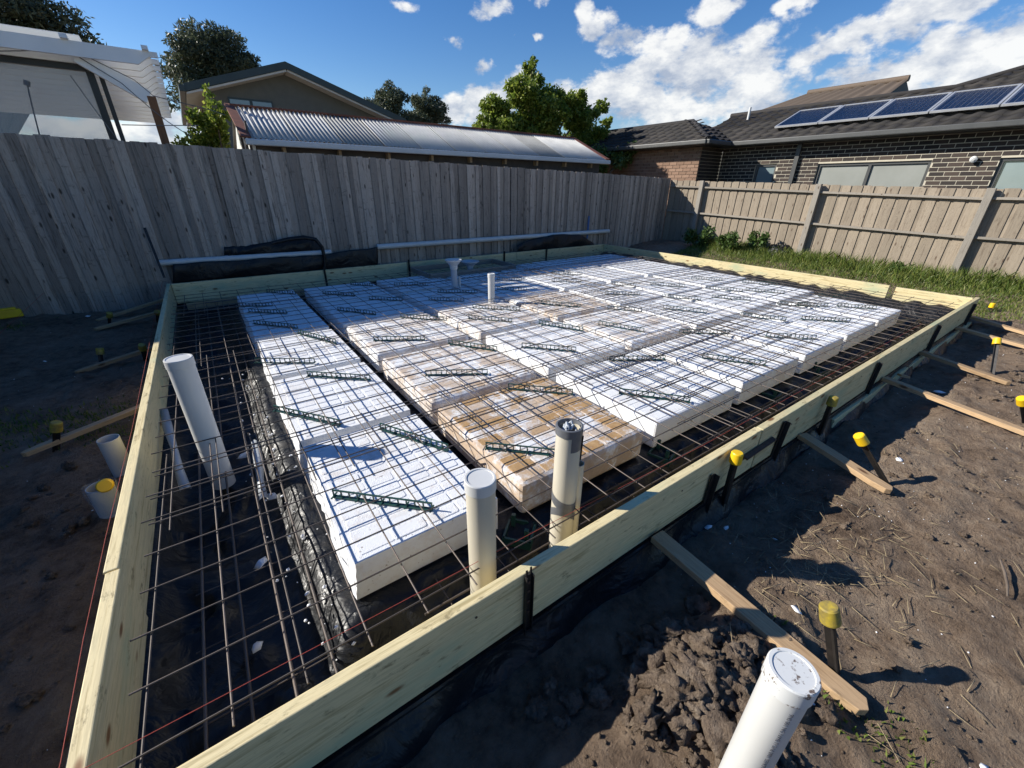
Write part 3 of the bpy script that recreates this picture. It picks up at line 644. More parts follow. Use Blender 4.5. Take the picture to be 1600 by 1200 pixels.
# slotted stake in the middle of the front board
sx = onz(822, 893, TOP).x; root = empty('slotted_stake', (sx, YF-BT-.008, -.42)); tag(root, 'slotted black steel stake nailed to the front board in the foreground', 'stake', 'dark stakes along the front board')
MB().box((0, 0, .26), (.034, .006, .50)).box((-.010, -.002, .522), (.008, .004, .03)).box((.010, -.002, .526), (.008, .004, .036)).box((-.016, -.008, .26), (.004, .016, .50)).box((.016, -.008, .26), (.004, .016, .50)).build('channel', M['black_steel'], root)
for z in (.30, .36, .42, .47): MB().lathe([(.0, .003), (.007, .003), (.007, 0)], 10).build('bolt', M['rusty'], root, (0, -.004, z), (math.pi/2, 0, 0))
o = MB().box((0, 0, 0), (.36, .03, .012)).box((0, .01, -.014), (.36, .008, .03)).build('splice_bar', M['rusty'], None, (jf-.01, YF-BT-.022, -.03), (.2, -.02, 0)); tag(o, 'rusty steel splice bar across the joint of the front boards', 'steel bar')
for x, lb in ((ony(506, 420, YB).x, 'left'), (ony(638, 410, YB).x, 'second'), (ony(787, 400, YB).x, 'third'), (ony(853, 392, YB).x, 'right')):
    o = MB().box((0, 0, 0), (.03, .008, .55)).box((.01, -.012, 0), (.006, .022, .55)).build('flat_stake', M['black_steel'], None, (x, YB-.012, -.13), (.03, 0, 0))
    tag(o, {'left': 'dark stake on the back board under the plastic arch', 'second': 'dark stake on the back board left of the set-down frame', 'third': 'dark leaning stake on the back board right of the capped pipe', 'right': 'rusty stake on the back board near the far corner'}[lb], 'stake', 'dark stakes along the back board')
def brace(label, a, b, w=.07, t=.036, za=-.19, zb=GZ+.035, name='timber_brace'):
    a, b = Vector((a[0], a[1], za)), Vector((b[0], b[1], zb)); d = b-a; L = d.length
    P = [(-L/2, -w/2, 0), (L/2-.10, -w/2, 0), (L/2-.02, -w/2+.012, 0), (L/2, 0, 0), (L/2-.02, w/2-.004, 0), (-L/2, w/2, 0)]
    o = MB().prism([(x, y, -t/2) for x, y, _ in P], (0, 0, t)).build(name, M['pine_brace'], None, (a+b)/2, d.to_track_quat('X', 'Z').to_euler(), .003); tag(o, label, 'timber brace', 'timber braces staked against the formwork')
brace('longest timber brace running to the lower right behind the foreground pipe', (1.36, -.52), (1.325, -1.44), .085, .038)
brace('short pointed timber brace beside the leaning capped stake', (3.04, -.52), (2.868, -1.10), .08)
brace('long timber brace running off the right edge of the picture', (4.80, -.52), (4.50, -1.72), .075)
brace('timber brace right of the lower board, sunlit outer half', (6.02, -.52), (5.79, -1.24), .075)
brace('timber brace passing behind the tall capped stake', (7.62, -.52), (7.40, -1.32), .075)
brace('farthest timber brace at the right corner', (8.5, -.52), (8.12, -1.25), .08)
brace('foremost timber brace left of the slab by the pipe stubs', (XL-.06, 2.62), (-1.53, 2.40), .06, .035, -.14)
brace('second timber brace left of the slab', (XL-.06, 4.22), (-1.51, 4.03), .06, .035, -.14)
brace('third timber brace left of the slab', (XL-.06, 5.92), (-1.58, 5.69), .06, .035, -.14)
brace('rearmost timber brace by the back left corner', (XL-.06, 6.52), (-1.62, 6.16), .06, .035, -.10)
o = MB().box((0, 0, 0), (.10, .07, .02)).build('timber_offcut', M['pine_brace'], None, (5.1, -.60, -.21), (.1, .2, .5)); tag(o, 'small timber offcut under the front board by a brace', 'timber')
# ------------------------------------------------------------------ back fence
def lerp_line(p, q): return lambda t: p[1]+(q[1]-p[1])*(t-p[0])/(q[0]-p[0])
tl, tr_ = ony(0, 207, FY), ony(1055, 279, FY); ftop = lerp_line((tl.x, tl.z), (tr_.x, tr_.z))
fence = empty('paling_fence', (4, FY, GZ)); tag(fence, 'tall grey weathered paling fence behind the slab', 'fence')
x = -5.2; k = 0; slit = ony(796, 290, FY).x
while x < RX+.02:
    wd = random.choice((.07, .085, .095, .10, .105, .12)); o_ = .0 if k % 2 else -.021
    zt = ftop(x)+random.uniform(-.012, .008); zb = -.32
    gap = abs(x+wd/2-slit) < .05
    if gap: zt -= 0.0
    wb = wd+(.03 if k % 2 else .0)
    if gap: wb = wd-.03
    o = MB().box((0, 0, 0), (wb, .015, zt-zb)).build('paling', M['fence_dark'], fence, (x+wd/2-4, o_, (zt+zb)/2-GZ), (0, random.uniform(-.004, .004), random.uniform(-.02, .02)))
    x += wd; k += 1
for z in (.35, 1.0, 1.7): MB().box((3.0-4, .045, z-GZ-.1), (16.3, .04, .075)).build('rail', M['fence_rail'], fence)
for xx in np.arange(-4.9, 11, 2.4): MB().box((xx-4, .12, .85-GZ-.3), (.1, .1, 2.2)).build('post', M['post_wood'], fence)

# ------------------------------------------------------------------ side fence: rails and posts face the site
sf = empty('paling_fence', (RX, 2, 0)); tag(sf, 'lower sunlit tan paling fence with rails and posts, right side', 'fence')
pA, pB = onx(1067, 282, RX), onx(1549, 296, RX)
stop = lambda y: (pB.z+(pA.z-pB.z)*(y-pB.y)/(pA.y-pB.y)) if y > pB.y else pB.z+.012
y = FY-.02; k = 0
while y > -4.2:
    zt = stop(y)+random.uniform(-.014, .008); zb = gh(RX-.1, max(min(y, 6.5), -3))-.06+random.uniform(0, .03)
    MB().box((0, 0, 0), (.014, .152, zt-zb)).build('paling', M['fence_light'], sf, (.035 if k % 2 else .052, y-.076-2, (zt+zb)/2), (random.uniform(-.006, .006), 0, 0)); y -= .148 if k % 2 else .055; y -= 0; k += 1
posty = [onx(1098, 292, RX).y, onx(1281, 293, RX).y, onx(1551, 296, RX).y, onx(1551, 296, RX).y-2.7]
for yy in posty: MB().box((0, 0, 0), (.085, .11, 1.95)).build('post', M['post_wood'], sf, (-.06, yy-2, stop(yy)+.01-.975), (0, random.uniform(-.01, .01), 0), .005)
r1, r2 = onx(1300, 301, RX), onx(1300, 352, RX); dt, dm = stop(r1.y)-r1.z, stop(r2.y)-r2.z
ends = [FY-.05]+posty+[-4.2]
for a, b in zip(ends[:-1], ends[1:]):
    for dz in (dt, dm):
        o = MB().bar((-.012, a-.056-2, stop(a-.1)-dz), (-.012, b+.056-2, stop(b+.1)-dz), .07, .042, 0).build('rail', M['fence_rail'], sf, None, None, .004)

# ------------------------------------------------------------------ boundary fence on the left that shades the soil beside the slab
lf = empty('paling_fence', (-3.1, 1.5, GZ)); tag(lf, 'paling fence along the left boundary, just outside the picture', 'fence')
lpm = MB().box((0, 0, 0), (.016, .112, 1.84)).mesh('paling', M['fence_dark'])
for k in range(104): link('paling', lpm, lf, (.0 if k % 2 else .017, 5.3-.1*k, .90+random.uniform(-.012, .012)))
for z in (.4, 1.4): MB().box((-.05, .2, z), (.04, 10.2, .075)).build('rail', M['fence_rail'], lf)
# ------------------------------------------------------------------ white pipe along the fence, black plastic, odds and ends
def hpipe(label, a, b, r=.045, clips=()):
    a, b = Vector(a), Vector(b); root = empty('downpipe_length', a); root.rotation_euler = (b-a).to_track_quat('X', 'Z').to_euler(); tag(root, label, 'pipe', 'white pipes leaning on the back fence'); L = (b-a).length
    MB().tube([(0, 0, 0), (L, 0, 0)], r, 20).build('tube', M['pvc'], root)
    for c in clips: MB().tube([(c*L-.02, 0, 0), (c*L+.02, 0, 0)], r+.006, 20).build('joint', M['pvc'], root)
a, b = ony(250, 411, FY-.10), ony(517, 394, FY-.12); hpipe('white PVC pipe along the left of the fence under the black arch', a, b, .045, (.14, .35))
a, b = ony(589, 386, FY-.10), ony(951, 361, FY-.10); hpipe('long white PVC pipe resting along the fence on the right', a, b, .05, (.45,))
def sheet(name, label, pts, thick, mat, seed, cat='plastic sheet', group=None, amp=.05):
    """draped film: grid between a top polyline and a bottom polyline with folds"""
    top, bot = pts; n, m = 70, 16; V = []
    def at(pl, t): 
        s = t*(len(pl)-1); i = min(int(s), len(pl)-2); return Vector(pl[i]).lerp(Vector(pl[i+1]), s-i)
    for j in range(m):
        for i in range(n):
            t = i/(n-1); v = j/(m-1); p = at(top, t).lerp(at(bot, t), v); f = math.sin(t*40+seed+2*math.sin(t*11+seed))*.5+math.sin(t*17+v*5)*.4
            V.append((p.x, p.y-amp*(.2+v*.6)*f-amp*math.sin(math.pi*v)*.8, p.z+.012*f))
    I = np.arange(n*m).reshape(m, n); o = link(name, np_mesh(name, V, np.stack([I[:-1, :-1], I[:-1, 1:], I[1:, 1:], I[1:, :-1]], -1).reshape(-1, 4), M[mat], True))
    s = o.modifiers.new('solid', 'SOLIDIFY'); s.thickness = thick; return tag(o, label, cat, group)
yb = YB+.12
sheet('plastic_sheet', 'black plastic hanging behind the back board under the left white pipe', ([ony(270, 413, yb), ony(390, 405, yb), ony(500, 398, yb), ony(590, 386, yb)], [ony(270, 442, yb), ony(390, 432, yb), ony(500, 424, yb), ony(590, 416, yb)]), .002, 'plastic', 1, amp=.03)
sheet('plastic_sheet', 'black plastic bunched above the left white pipe on the fence', ([ony(350, 386, FY-.05), ony(372, 385, FY-.05), ony(400, 382, FY-.04), ony(440, 374, FY-.03), ony(485, 371, FY-.03), ony(505, 385, FY-.03)],
      [ony(350, 399, FY-.06), ony(372, 398, FY-.06), ony(400, 397, FY-.06), ony(440, 396, FY-.06), ony(485, 394, FY-.06), ony(505, 396, FY-.06)]), .003, 'plastic', 4, amp=.03)
ar = [ony(px, py, yb-.06) for px, py in ((425, 380), (450, 374), (475, 371), (493, 374), (503, 386), (507, 402), (508, 425), (508, 440))]
tag(MB().tube(ar, [.03, .035, .035, .035, .03, .028, .025, .02], 10).build('plastic_roll', M['plastic']), 'arched roll of black plastic looping over the left white pipe', 'plastic roll')
sheet('plastic_sheet', 'black plastic heap behind the back board near the far corner', ([ony(808, 383, yb), ony(830, 374, yb), ony(870, 366, yb), ony(905, 366, yb), ony(928, 380, yb)], [ony(808, 396, yb), ony(830, 395, yb), ony(870, 392, yb), ony(905, 389, yb), ony(928, 386, yb)]), .003, 'plastic', 8, amp=.04)
p0, p1 = ony(918, 338, FY-.035), ony(920, 372, FY-.035)
M['blue'] = plain('blue_tape', (.03, .10, .28), (.05, .14, .34), 10, .6)
tag(MB().box((p0+p1)/2, (.06, .004, (p0-p1).length)).build('blue_strip', M['blue']), 'blue strip on the back fence above the right white pipe', 'tape')
a, b = ony(226, 356, FY-.06), ony(253, 424, FY-.30)
tag(MB().bar(a, b-(a-b)*.15, .03, .012).build('steel_stake', M['black_steel']), 'long dark steel bar leaning on the back fence at the left end of the pipe', 'steel bar')
p = onz(10, 485, -.1); tag(MB().box((0, 0, 0), (.30, .16, .10)).box((0, 0, .06), (.22, .10, .03)).build('yellow_case', M['yellow'], None, (p.x-.02, p.y, -.14), (0, 0, .2), .012), 'yellow plastic case on the dark soil at the left edge', 'case')
a, b = onz(-10, 530, .05), onz(98, 430, .1); tag(MB().tube([a, b], .0016, 5).build('string_line', M['string']), 'thin string running from the fence to the left edge', 'string', 'red builders strings')
# crumpled plastic by the side fence
p = onz(1212, 402, -.05); V = []; n, m = 40, 24
for j in range(m):
    for i in range(n):
        a = 2*math.pi*i/n; ph = j/(m-1)*math.pi/2; rr_ = 1+.45*float(fbm(np.array([math.cos(a)*1.3+j*.13]), np.array([math.sin(a)*1.3]), 1.6, 4, 71)[0])
        V.append((.34*rr_*math.cos(a)*math.cos(ph), .30*rr_*math.sin(a)*math.cos(ph), .02+.24*rr_*math.sin(ph)))
I = np.arange(n*m).reshape(m, n); I2 = np.roll(I, -1, 1)
o = link('plastic_bundle', np_mesh('plastic_bundle', V, np.stack([I[:-1], I2[:-1], I2[1:], I[1:]], -1).reshape(-1, 4), M['plastic']), None, (p.x+.12, p.y, gh(p.x, p.y)-.02)); tag(o, 'crumpled black plastic bundle in the grass by the side fence', 'plastic sheet')

# ------------------------------------------------------------------ shed with corrugated roof
M['zinc'] = plain('galvanised_iron', (.38, .38, .37), (.47, .47, .455), 4, .6, .0, 0, 60, .4, (1, 1, 1), .16)
M['zinc_old'] = plain('dull_galvanised_iron', (.24, .24, .225), (.30, .30, .285), 5, .6, .0)
M['rust_sheet'] = plain('rusty_sheet', (.22, .07, .035), (.12, .045, .03), 9, .8)
M['gutter_grey'] = plain('pale_gutter', (.45, .48, .50), (.50, .53, .55), 4, .45)
M['dark_board'] = plain('dark_weatherboard', (.06, .05, .045), (.10, .08, .065), 6, .85)
M['shed_white'] = plain('chalky_white_paint', (.46, .47, .45), (.58, .58, .56), 6, .8)
EY, RY_ = 7.35, 8.75
eL, eR = ony(388, 216, EY), ony(946, 253, EY); rL = ony(354, 166, RY_); rR = ony(872, 216, RY_); ez = (eL.z+eR.z)/2; rz_ = (rL.z+rR.z)/2; sx0, sx1 = eL.x, eR.x
shed = empty('shed', ((sx0+sx1)/2, 8.6, GZ)); tag(shed, 'long low shed with corrugated iron roof behind the back fence', 'shed'); so_ = Vector(shed.location)
ns = 11; sw = (sx1-sx0)/ns
def corr(w, L, amp=.016, pitch=.076):
    n = int(w/pitch*8)+1; V = []
    for j in (0, 1):
        for i in range(n): xx = w*i/(n-1); V.append((xx, j*L, amp*math.sin(2*math.pi*xx/pitch)))
    return np_mesh('roof_sheet', V, [(i, i+1, n+i+1, n+i) for i in range(n-1)], None, True)
slope = math.atan2(rz_-ez, RY_-EY); RL = math.hypot(rz_-ez, RY_-EY)+.06
for k in range(ns):
    me = corr(sw, RL); me.materials.append(M['zinc_old'] if k in (2, 8) else M['zinc'])
    o = link('roof_sheet', me, shed, Vector((sx0+k*sw, EY-.04, ez+.02+.003*(k % 2)))-so_, (slope, 0, 0)); o.modifiers.new('solid', 'SOLIDIFY').thickness = .002
me = corr(sx1-sx0, RL); me.materials.append(M['zinc_old']); link('rear_roof', me, shed, Vector((sx1, RY_+RL*math.cos(slope), ez+.02))-so_, (slope, 0, math.pi)).modifiers.new('solid', 'SOLIDIFY').thickness = .002
MB().bar(Vector((sx0-.03, RY_, rz_+.03))-so_, Vector((sx1+.03, RY_, rz_+.03))-so_, .20, .03).build('ridge_cap', M['rust_sheet'], shed)
for xx, nm in ((sx0-.03, 'barge'), (sx1+.03, 'barge')):
    MB().bar(Vector((xx, EY-.05, ez+.035))-so_, Vector((xx, RY_, rz_+.045))-so_, .14, .025).build('barge', M['rust_sheet'], shed)
MB().box(Vector(((sx0+sx1)/2, EY-.09, ez-.035))-so_, (sx1-sx0+.12, .09, .09)).build('gutter', M['gutter_grey'], shed, None, None, .015)
MB().box(Vector(((sx0+sx1)/2, EY+.16, (ez+GZ)/2))-so_, (sx1-sx0-.2, .08, ez-GZ-.04)).build('wall', M['dark_board'], shed)
for k in range(9): MB().box(Vector((sx0+.5+k*(sx1-sx0-1)/8, EY+.06, ez-.13))-so_, (.05, .12, .10)).build('rafter_end', M['pine_brace'], shed)
gy0, gy1 = EY+.1, RY_+(RY_-EY)-.1
MB().prism([Vector((sx0+.04, gy0, GZ))-so_, Vector((sx0+.04, gy1, GZ))-so_, Vector((sx0+.04, gy1, ez-.02))-so_, Vector((sx0+.04, RY_, rz_-.03))-so_, Vector((sx0+.04, gy0, ez-.02))-so_], (.05, 0, 0)).build('gable_wall', M['shed_white'], shed)
for yy in (EY+.12, EY+.65, EY+1.2): MB().box(Vector((sx0+.02, yy, (ez+GZ)/2+.15))-so_, (.03, .05, ez-GZ+.25)).build('batten', M['dark_board'], shed)

# ------------------------------------------------------------------ grey-green gable house behind the shed
M['render_grey'] = plain('grey_green_render', (.105, .105, .09), (.125, .123, .105), 6, .85, 0, .1, 40)
M['dark_fascia'] = plain('dark_green_fascia', (.012, .024, .025), (.02, .034, .035), 4, .4)
M['soffit'] = plain('soffit_white', (.55, .54, .50), (.50, .49, .45), 4, .7)
M['glass'] = plain('window_glass', (.16, .21, .22), (.20, .25, .26), 1.5, .06, 0, 0, 60, .8)
M['blind'] = plain('roller_blind', (.20, .21, .19), (.24, .25, .23), 2, .7)
GYH = 13.0; Lf, Ap, Rt = ony(286, 131, GYH), ony(445, 97, GYH), ony(582, 162, GYH); wl = ony(319, 140, GYH+.5)
gho = empty('gable_house', (Ap.x, GYH+3, GZ)); tag(gho, 'grey green house with dark gable roof behind the shed', 'house'); off = Vector(gho.location)
ex = Rt.x+1.0; ezr = Rt.z-(Ap.z-Rt.z)/(Rt.x-Ap.x)*1.0
WY = GYH+.45
def gp(x, y, z): return Vector((x, y, z))-off
zl = lambda x: (Lf.z+(Ap.z-Lf.z)*(x-Lf.x)/(Ap.x-Lf.x) if x < Ap.x else Ap.z+(ezr-Ap.z)*(x-Ap.x)/(ex-Ap.x))
MB().prism([gp(wl.x, WY, GZ), gp(ex-.6, WY, GZ), gp(ex-.6, WY, zl(ex-.6)-.16), gp(Ap.x, WY, Ap.z-.16), gp(wl.x, WY, zl(wl.x)-.16)], (0, 7, 0)).build('wall', M['render_grey'], gho)
for a, b in (((Lf.x, Lf.z), (Ap.x, Ap.z)), ((Ap.x, Ap.z), (ex, ezr))):
    MB().prism([gp(a[0], GYH, a[1]), gp(b[0], GYH, b[1]), gp(b[0], GYH, b[1]-.05), gp(a[0], GYH, a[1]-.05)], (0, 8, 0)).build('roof', M['dark_fascia'], gho)
    MB().prism([gp(a[0], GYH-.03, a[1]+.012), gp(b[0], GYH-.03, b[1]+.012), gp(b[0], GYH-.03, b[1]-.15), gp(a[0], GYH-.03, a[1]-.15)], (0, .028, 0)).build('barge_board', M['dark_fascia'], gho)
    MB().prism([gp(a[0]+.02, GYH+.005, a[1]-.155), gp(b[0], GYH+.005, b[1]-.155), gp(b[0], GYH+.005, b[1]-.20), gp(a[0]+.02, GYH+.005, a[1]-.20)], (0, 7.9, 0)).build('soffit', M['soffit'], gho)
MB().box(gp(Lf.x-.05, GYH+3.9, Lf.z-.1), (.12, 8.0, .13)).build('gutter', M['dark_fascia'], gho, None, None, .01)
wA, wB = ony(355, 152, WY), ony(427, 168, WY); wn = MB().box(gp((wA.x+wB.x)/2, WY-.012, (wA.z+wB.z)/2-.30), (wB.x-wA.x, .03, .75)).build('window_frame', M['dark_fascia'], gho)
for s in (-1, 1): MB().box(gp((wA.x+wB.x)/2+s*(wB.x-wA.x)/4, WY-.032, (wA.z+wB.z)/2-.30), ((wB.x-wA.x)/2-.07, .012, .66)).build('pane', M['glass'], wn)

# ------------------------------------------------------------------ pergola
PYF = 7.10; f0 = ony(245, 82, PYF); f1 = ony(245, 98, PYF); fe = ony(270, 190, 10.2); px1_ = f0.x
per = empty('pergola', (-3, 8.5, GZ)); tag(per, 'white slatted pergola above the left end of the fence', 'pergola'); off = Vector(per.location)
nb = 13; bd = .16
for k in range(nb):
    t = k/(nb-1); yy = PYF+(10.2-PYF)*t; zz = f0.z+(fe.z+.12-f0.z)*t; xe_ = px1_+(fe.x-px1_)*t
    P = [(-8.5, zz), (xe_, zz), (xe_, zz-.06), (xe_-.10, zz-.06), (xe_-.24, zz-bd), (-8.5, zz-bd)]
    MB().prism([Vector((a, yy, b))-off for a, b in P], (0, .045, 0)).build('rafter', M['white_paint'], per)
for xx in (-.22, -1.0, -1.75, -2.6, -3.5, -4.4, -5.3): MB().bar(Vector((xx+px1_+.1, PYF-.06, f0.z+.028))-off, Vector((xx+px1_+.1, 10.25, fe.z+.148))-off, .07, .045).build('batten', M['white_paint'], per)
rs = NT('translucent_roof_sheet'); rs.done((.80, .82, .82), .35); trn = rs.n.new('ShaderNodeBsdfTranslucent'); trn.inputs[0].default_value = (.8, .82, .82, 1); mxs_ = rs.n.new('ShaderNodeMixShader'); mxs_.inputs[0].default_value = .6; rs.l.new(rs.b.outputs[0], mxs_.inputs[1]); rs.l.new(trn.outputs[0], mxs_.inputs[2]); rs.l.new(mxs_.outputs[0], rs.out.inputs[0]); M['polycarb'] = rs.m
MB().prism([Vector((-8.5, PYF-.02, f0.z+.056))-off, Vector((px1_-.75, PYF-.02, f0.z+.056))-off, Vector((fe.x-.75, 10.3, fe.z+.176))-off, Vector((-8.5, 10.3, fe.z+.176))-off], (0, 0, .006)).build('roof_sheet', M['polycarb'], per)
pt = ony(232, 150, 7.32); MB().box(Vector((pt.x+.03, 7.36, (pt.z+GZ)/2))-off, (.10, .10, pt.z-GZ)).build('post', M['red_post'], per)
a, b = ony(118, 86, 7.22), ony(232, 152, 7.34); MB().bar(a-off, b-off, .05, .17).build('beam', M['white_paint'], per)
# clear blind in a black frame
bl = empty('clear_blind', (-2.4, 7.45, .5)); tag(bl, 'clear plastic blind in a black frame under the pergola', 'blind'); off = Vector(bl.location)
q = [ony(140, 112, 7.45), ony(172, 222, 7.45), ony(-200, 222, 7.45), ony(-200, 70, 7.45)]
M['black_frame'] = plain('black_frame', (.008, .008, .009), (.014, .014, .015), 5, .4)
MB().bar(q[0]-off+Vector((0, 0, .03)), Vector((q[3].x, 7.45, q[0].z+.03))-off, .07, .07).build('head_rail', M['black_frame'], bl)
MB().box(Vector((q[0].x, 7.45, (q[0].z+GZ)/2))-off, (.08, .05, q[0].z-GZ)).build('side_channel', M['black_frame'], bl)
MB().box(Vector((q[0].x+.1, 7.5, (q[0].z+GZ)/2))-off, (.05, .04, q[0].z-GZ)).build('side_channel', M['black_frame'], bl)
cf = NT('clear_pvc'); cf.b.inputs['Alpha'].default_value = .42; M['clear'] = cf.done((.42, .45, .47), .10)
MB().box(Vector(((q[0].x+q[3].x)/2, 7.45, (q[0].z+GZ)/2))-off, (q[0].x-q[3].x, .004, q[0].z-GZ)).build('clear_sheet', M['clear'], bl)
M['cable'] = plain('cable_grey', (.10, .10, .10), (.16, .16, .16), 4, .6)
for pts, lb in (([(-10, 80), (115, 78), (210, 125), (240, 150), (330, 172), (352, 180)], 'cable swinging from the pergola post to the shed gable'), ([(115, 84), (190, 130), (236, 170), (262, 190), (300, 215)], 'thin cable hanging below the pergola rafters'),
                ([(110, 118), (140, 160), (185, 220)], 'dark cord hanging across the clear blind'), ([(190, 195), (240, 196), (310, 196)], 'thin horizontal wire right of the pergola post')):
    tag(MB().tube([ony(a, b, 7.2) for a, b in pts], .006, 6).build('cable', M['cable']), lb, 'cable', 'cables round the pergola')
tag(MB().tube([ony(42, 130, 7.15), ony(50, 165, 7.15), ony(62, 212, 7.15)], .008, 6).tube([ony(42, 126, 7.15), ony(42, 134, 7.15)], .03, 8).build('antenna', M['cable']), 'thin dark rod with a small head in front of the clear blind', 'antenna')

# ------------------------------------------------------------------ brick house on the right
def m_brick(name, a, b, c):
    t = NT(name); g = t.n.new('ShaderNodeNewGeometry'); rn = t.math('FRACT', t.math('ADD', g.outputs['Random Per Island'], t.oi.outputs['Random']))
    v = t.coords((1, 1, 1)); f = t.noise(v, 22, 6, .65); col = t.ramp(rn, [(0, a), (.55, b), (1, c)])
    col = t.mix(t.math('MULTIPLY', f, .4), col, tuple(x*.5 for x in a)); t.bump(t.noise(v, 70, 5), .4, .006); return t.done(col, .8, 0, .3)
M['brick_dark'] = m_brick('charcoal_brick', (.032, .026, .024), (.048, .037, .032), (.085, .062, .05))
M['brick_brown'] = m_brick('brown_brick', (.20, .125, .085), (.26, .16, .11), (.31, .20, .14))
M['mortar'] = plain('cream_mortar', (.50, .455, .36), (.42, .38, .30), 12, .9)
M['mortar_brown'] = plain('tan_mortar', (.34, .26, .19), (.30, .23, .17), 12, .9)
M['tile_dark'] = m_brick('charcoal_roof_tile', (.026, .024, .023), (.036, .033, .031), (.052, .046, .042))
M['fascia'] = plain('charcoal_fascia', (.045, .046, .045), (.06, .06, .058), 5, .4)
HX = 12.9; WX = ony(1093, 250, 6.35).x; CY = onx(1127, 250, HX).y; EZ = 2.50
hs = empty('brick_house', (HX, 2, 0)); tag(hs, 'dark brick house with charcoal tiled roof beyond the side fence', 'house'); off = Vector(hs.location)
wins = []
for (pa, pb) in ((1180, 1213), (1277, 1453), (1558, 1640)):
    ya, yb_ = onx(pa, 260, HX).y, onx(pb, 260, HX).y; wins.append((yb_, ya, .95, 2.03 if pa > 1200 else 2.06))
wall = empty('wall_anchor'); bpy.data.objects.remove(wall)
ywl = -4.0; mb = MB(); spans = sorted(wins); cur = ywl
for (a, b, z0, z1) in spans:
    mb.box(Vector((HX+.11, (cur+a)/2, (EZ+GZ)/2))-off, (.2, a-cur, EZ-GZ)); mb.box(Vector((HX+.11, (a+b)/2, (z1+EZ)/2))-off, (.2, b-a, EZ-z1)); mb.box(Vector((HX+.11, (a+b)/2, (z0+GZ)/2))-off, (.2, b-a, z0-GZ)); cur = b
mb.box(Vector((HX+.11, (cur+CY)/2, (EZ+GZ)/2))-off, (.2, CY-cur, EZ-GZ)); wall = mb.build('wall', M['mortar'], hs)
bm_ = MB().box((0, 0, 0), (.05, .228, .072)).mesh('brick', M['brick_dark'])
def brickfield(par, ax, fixed, lo, hi, holes, bmesh_half, mat, nmax, off, ztop=EZ, zlow=GZ):
    """running bond; ax='y': wall faces -X at x=fixed, ax='x': wall faces -Y at y=fixed"""
    lst = []; nz = int((ztop-zlow)/.086)
    for c in range(nz):
        z = ztop-.05-c*.086; s = lo+(.121 if c % 2 else 0)-.242
        while s < hi:
            a, b = max(s, lo), min(s+.228, hi); s += .242
            if b-a < .05: continue
            for (h0, h1, z0, z1) in holes:
                if z0-.03 < z < z1+.03:
                    if a >= h0 and b <= h1: a = b
                    elif a < h0 < b: b = h0-.005
                    elif a < h1 < b: a = h1+.005
            if b-a > .04: lst.append(((a+b)/2, z, b-a))
    lst.sort(key=lambda t: (t[1] < 1.25, (t[0]-(CAMPOS[1] if ax == 'y' else CAMPOS[0]))**2)); big = MB(); cnt = 0
    for m, z, L in lst:
        p = Vector((fixed+.029, m, z)) if ax == 'y' else Vector((m, fixed+.029, z))
        if cnt < nmax and z > 1.25:
            link('brick', bmesh_half, par, p-off, None if ax == 'y' else (0, 0, math.pi/2), (1, L/.228, 1)); cnt += 1
        else: big.box(p-off, (.05, L, .072) if ax == 'y' else (L, .05, .072))
    if big.v: o = big.build('bricks', mat, par); o['kind'] = 'stuff'
brickfield(wall, 'y', HX, ywl, CY, wins, bm_, M['brick_dark'], 300, off)
wingw = MB().box(Vector((WX+.12, (CY+14)/2+.05, (EZ+GZ)/2))-off, (.2, 14-CY-.1, EZ-GZ)).build('wing_wall', M['mortar_brown'], hs)
bmb = MB().box((0, 0, 0), (.05, .228, .072)).mesh('brick', M['brick_brown'])
brickfield(wingw, 'y', WX, CY, 13, [], bmb, M['brick_brown'], 200, off)
retw = MB().box(Vector(((WX+.02+HX+.01)/2, CY+.13, (EZ+GZ)/2))-off, (HX-WX-.05, .2, EZ-GZ)).build('return_wall', M['mortar'], hs)
brickfield(retw, 'x', CY, WX+.045, HX, [], bm_, M['brick_dark'], 60, off)
for k, (a, b, z0, z1) in enumerate(wins):
    fr_ = MB()
    for yy in ([a+.03, b-.03]+([(a+b)/2] if b-a > 1.5 else [])): fr_.box(Vector((HX+.085, yy, (z0+z1)/2))-off, (.06, .06 if yy not in (a+.03, b-.03) else .055, z1-z0))
    fr_.box(Vector((HX+.083, (a+b)/2, z1-.028))-off, (.064, b-a-.004, .055)); wn = fr_.build('window', M['fascia'], hs)
    parts = [(a+.06, (a+b)/2-.03), ((a+b)/2+.03, b-.06)] if b-a > 1.5 else [(a+.06, b-.06)]
    for (c, d_) in parts:
        MB().box(Vector((HX+.10, (c+d_)/2, (z0+z1)/2))-off, (.008, d_-c, z1-z0-.06)).build('pane', M['glass'] if k != 1 else M['blind'], wn)
dp = onx(1248, 235, HX-.06); MB().box(Vector((HX-.05, dp.y, (EZ+GZ)/2))-off, (.06, .10, EZ-GZ)).build('downpipe', M['fascia'], hs)
# eaves
OV = .42; ex_ = HX-OV; ewx = WX-OV; ecy = CY-OV
MB().box(Vector((ex_-.03, (ywl+ecy)/2, EZ+.07))-off, (.12, ecy-ywl, .11)).build('gutter', M['fascia'], hs, None, None, .02)
MB().box(Vector((ewx-.03, (ecy+14)/2, EZ+.07))-off, (.12, 14-ecy, .11)).build('gutter', M['fascia'], hs, None, None, .02)
MB().box(Vector(((ewx+ex_)/2, ecy-.03, EZ+.072))-off, (ex_-ewx+.1, .12, .11)).build('gutter', M['fascia'], hs, None, None, .02)
MB().box(Vector(((ex_+HX)/2+.05, (ywl+CY)/2, EZ+.012))-off, (OV+.1, CY-ywl, .018)).build('soffit', M['fascia'], hs)
MB().box(Vector(((ewx+WX)/2+.05, (ecy+14)/2, EZ+.014))-off, (OV+.1, 14-ecy, .018)).build('soffit', M['fascia'], hs)
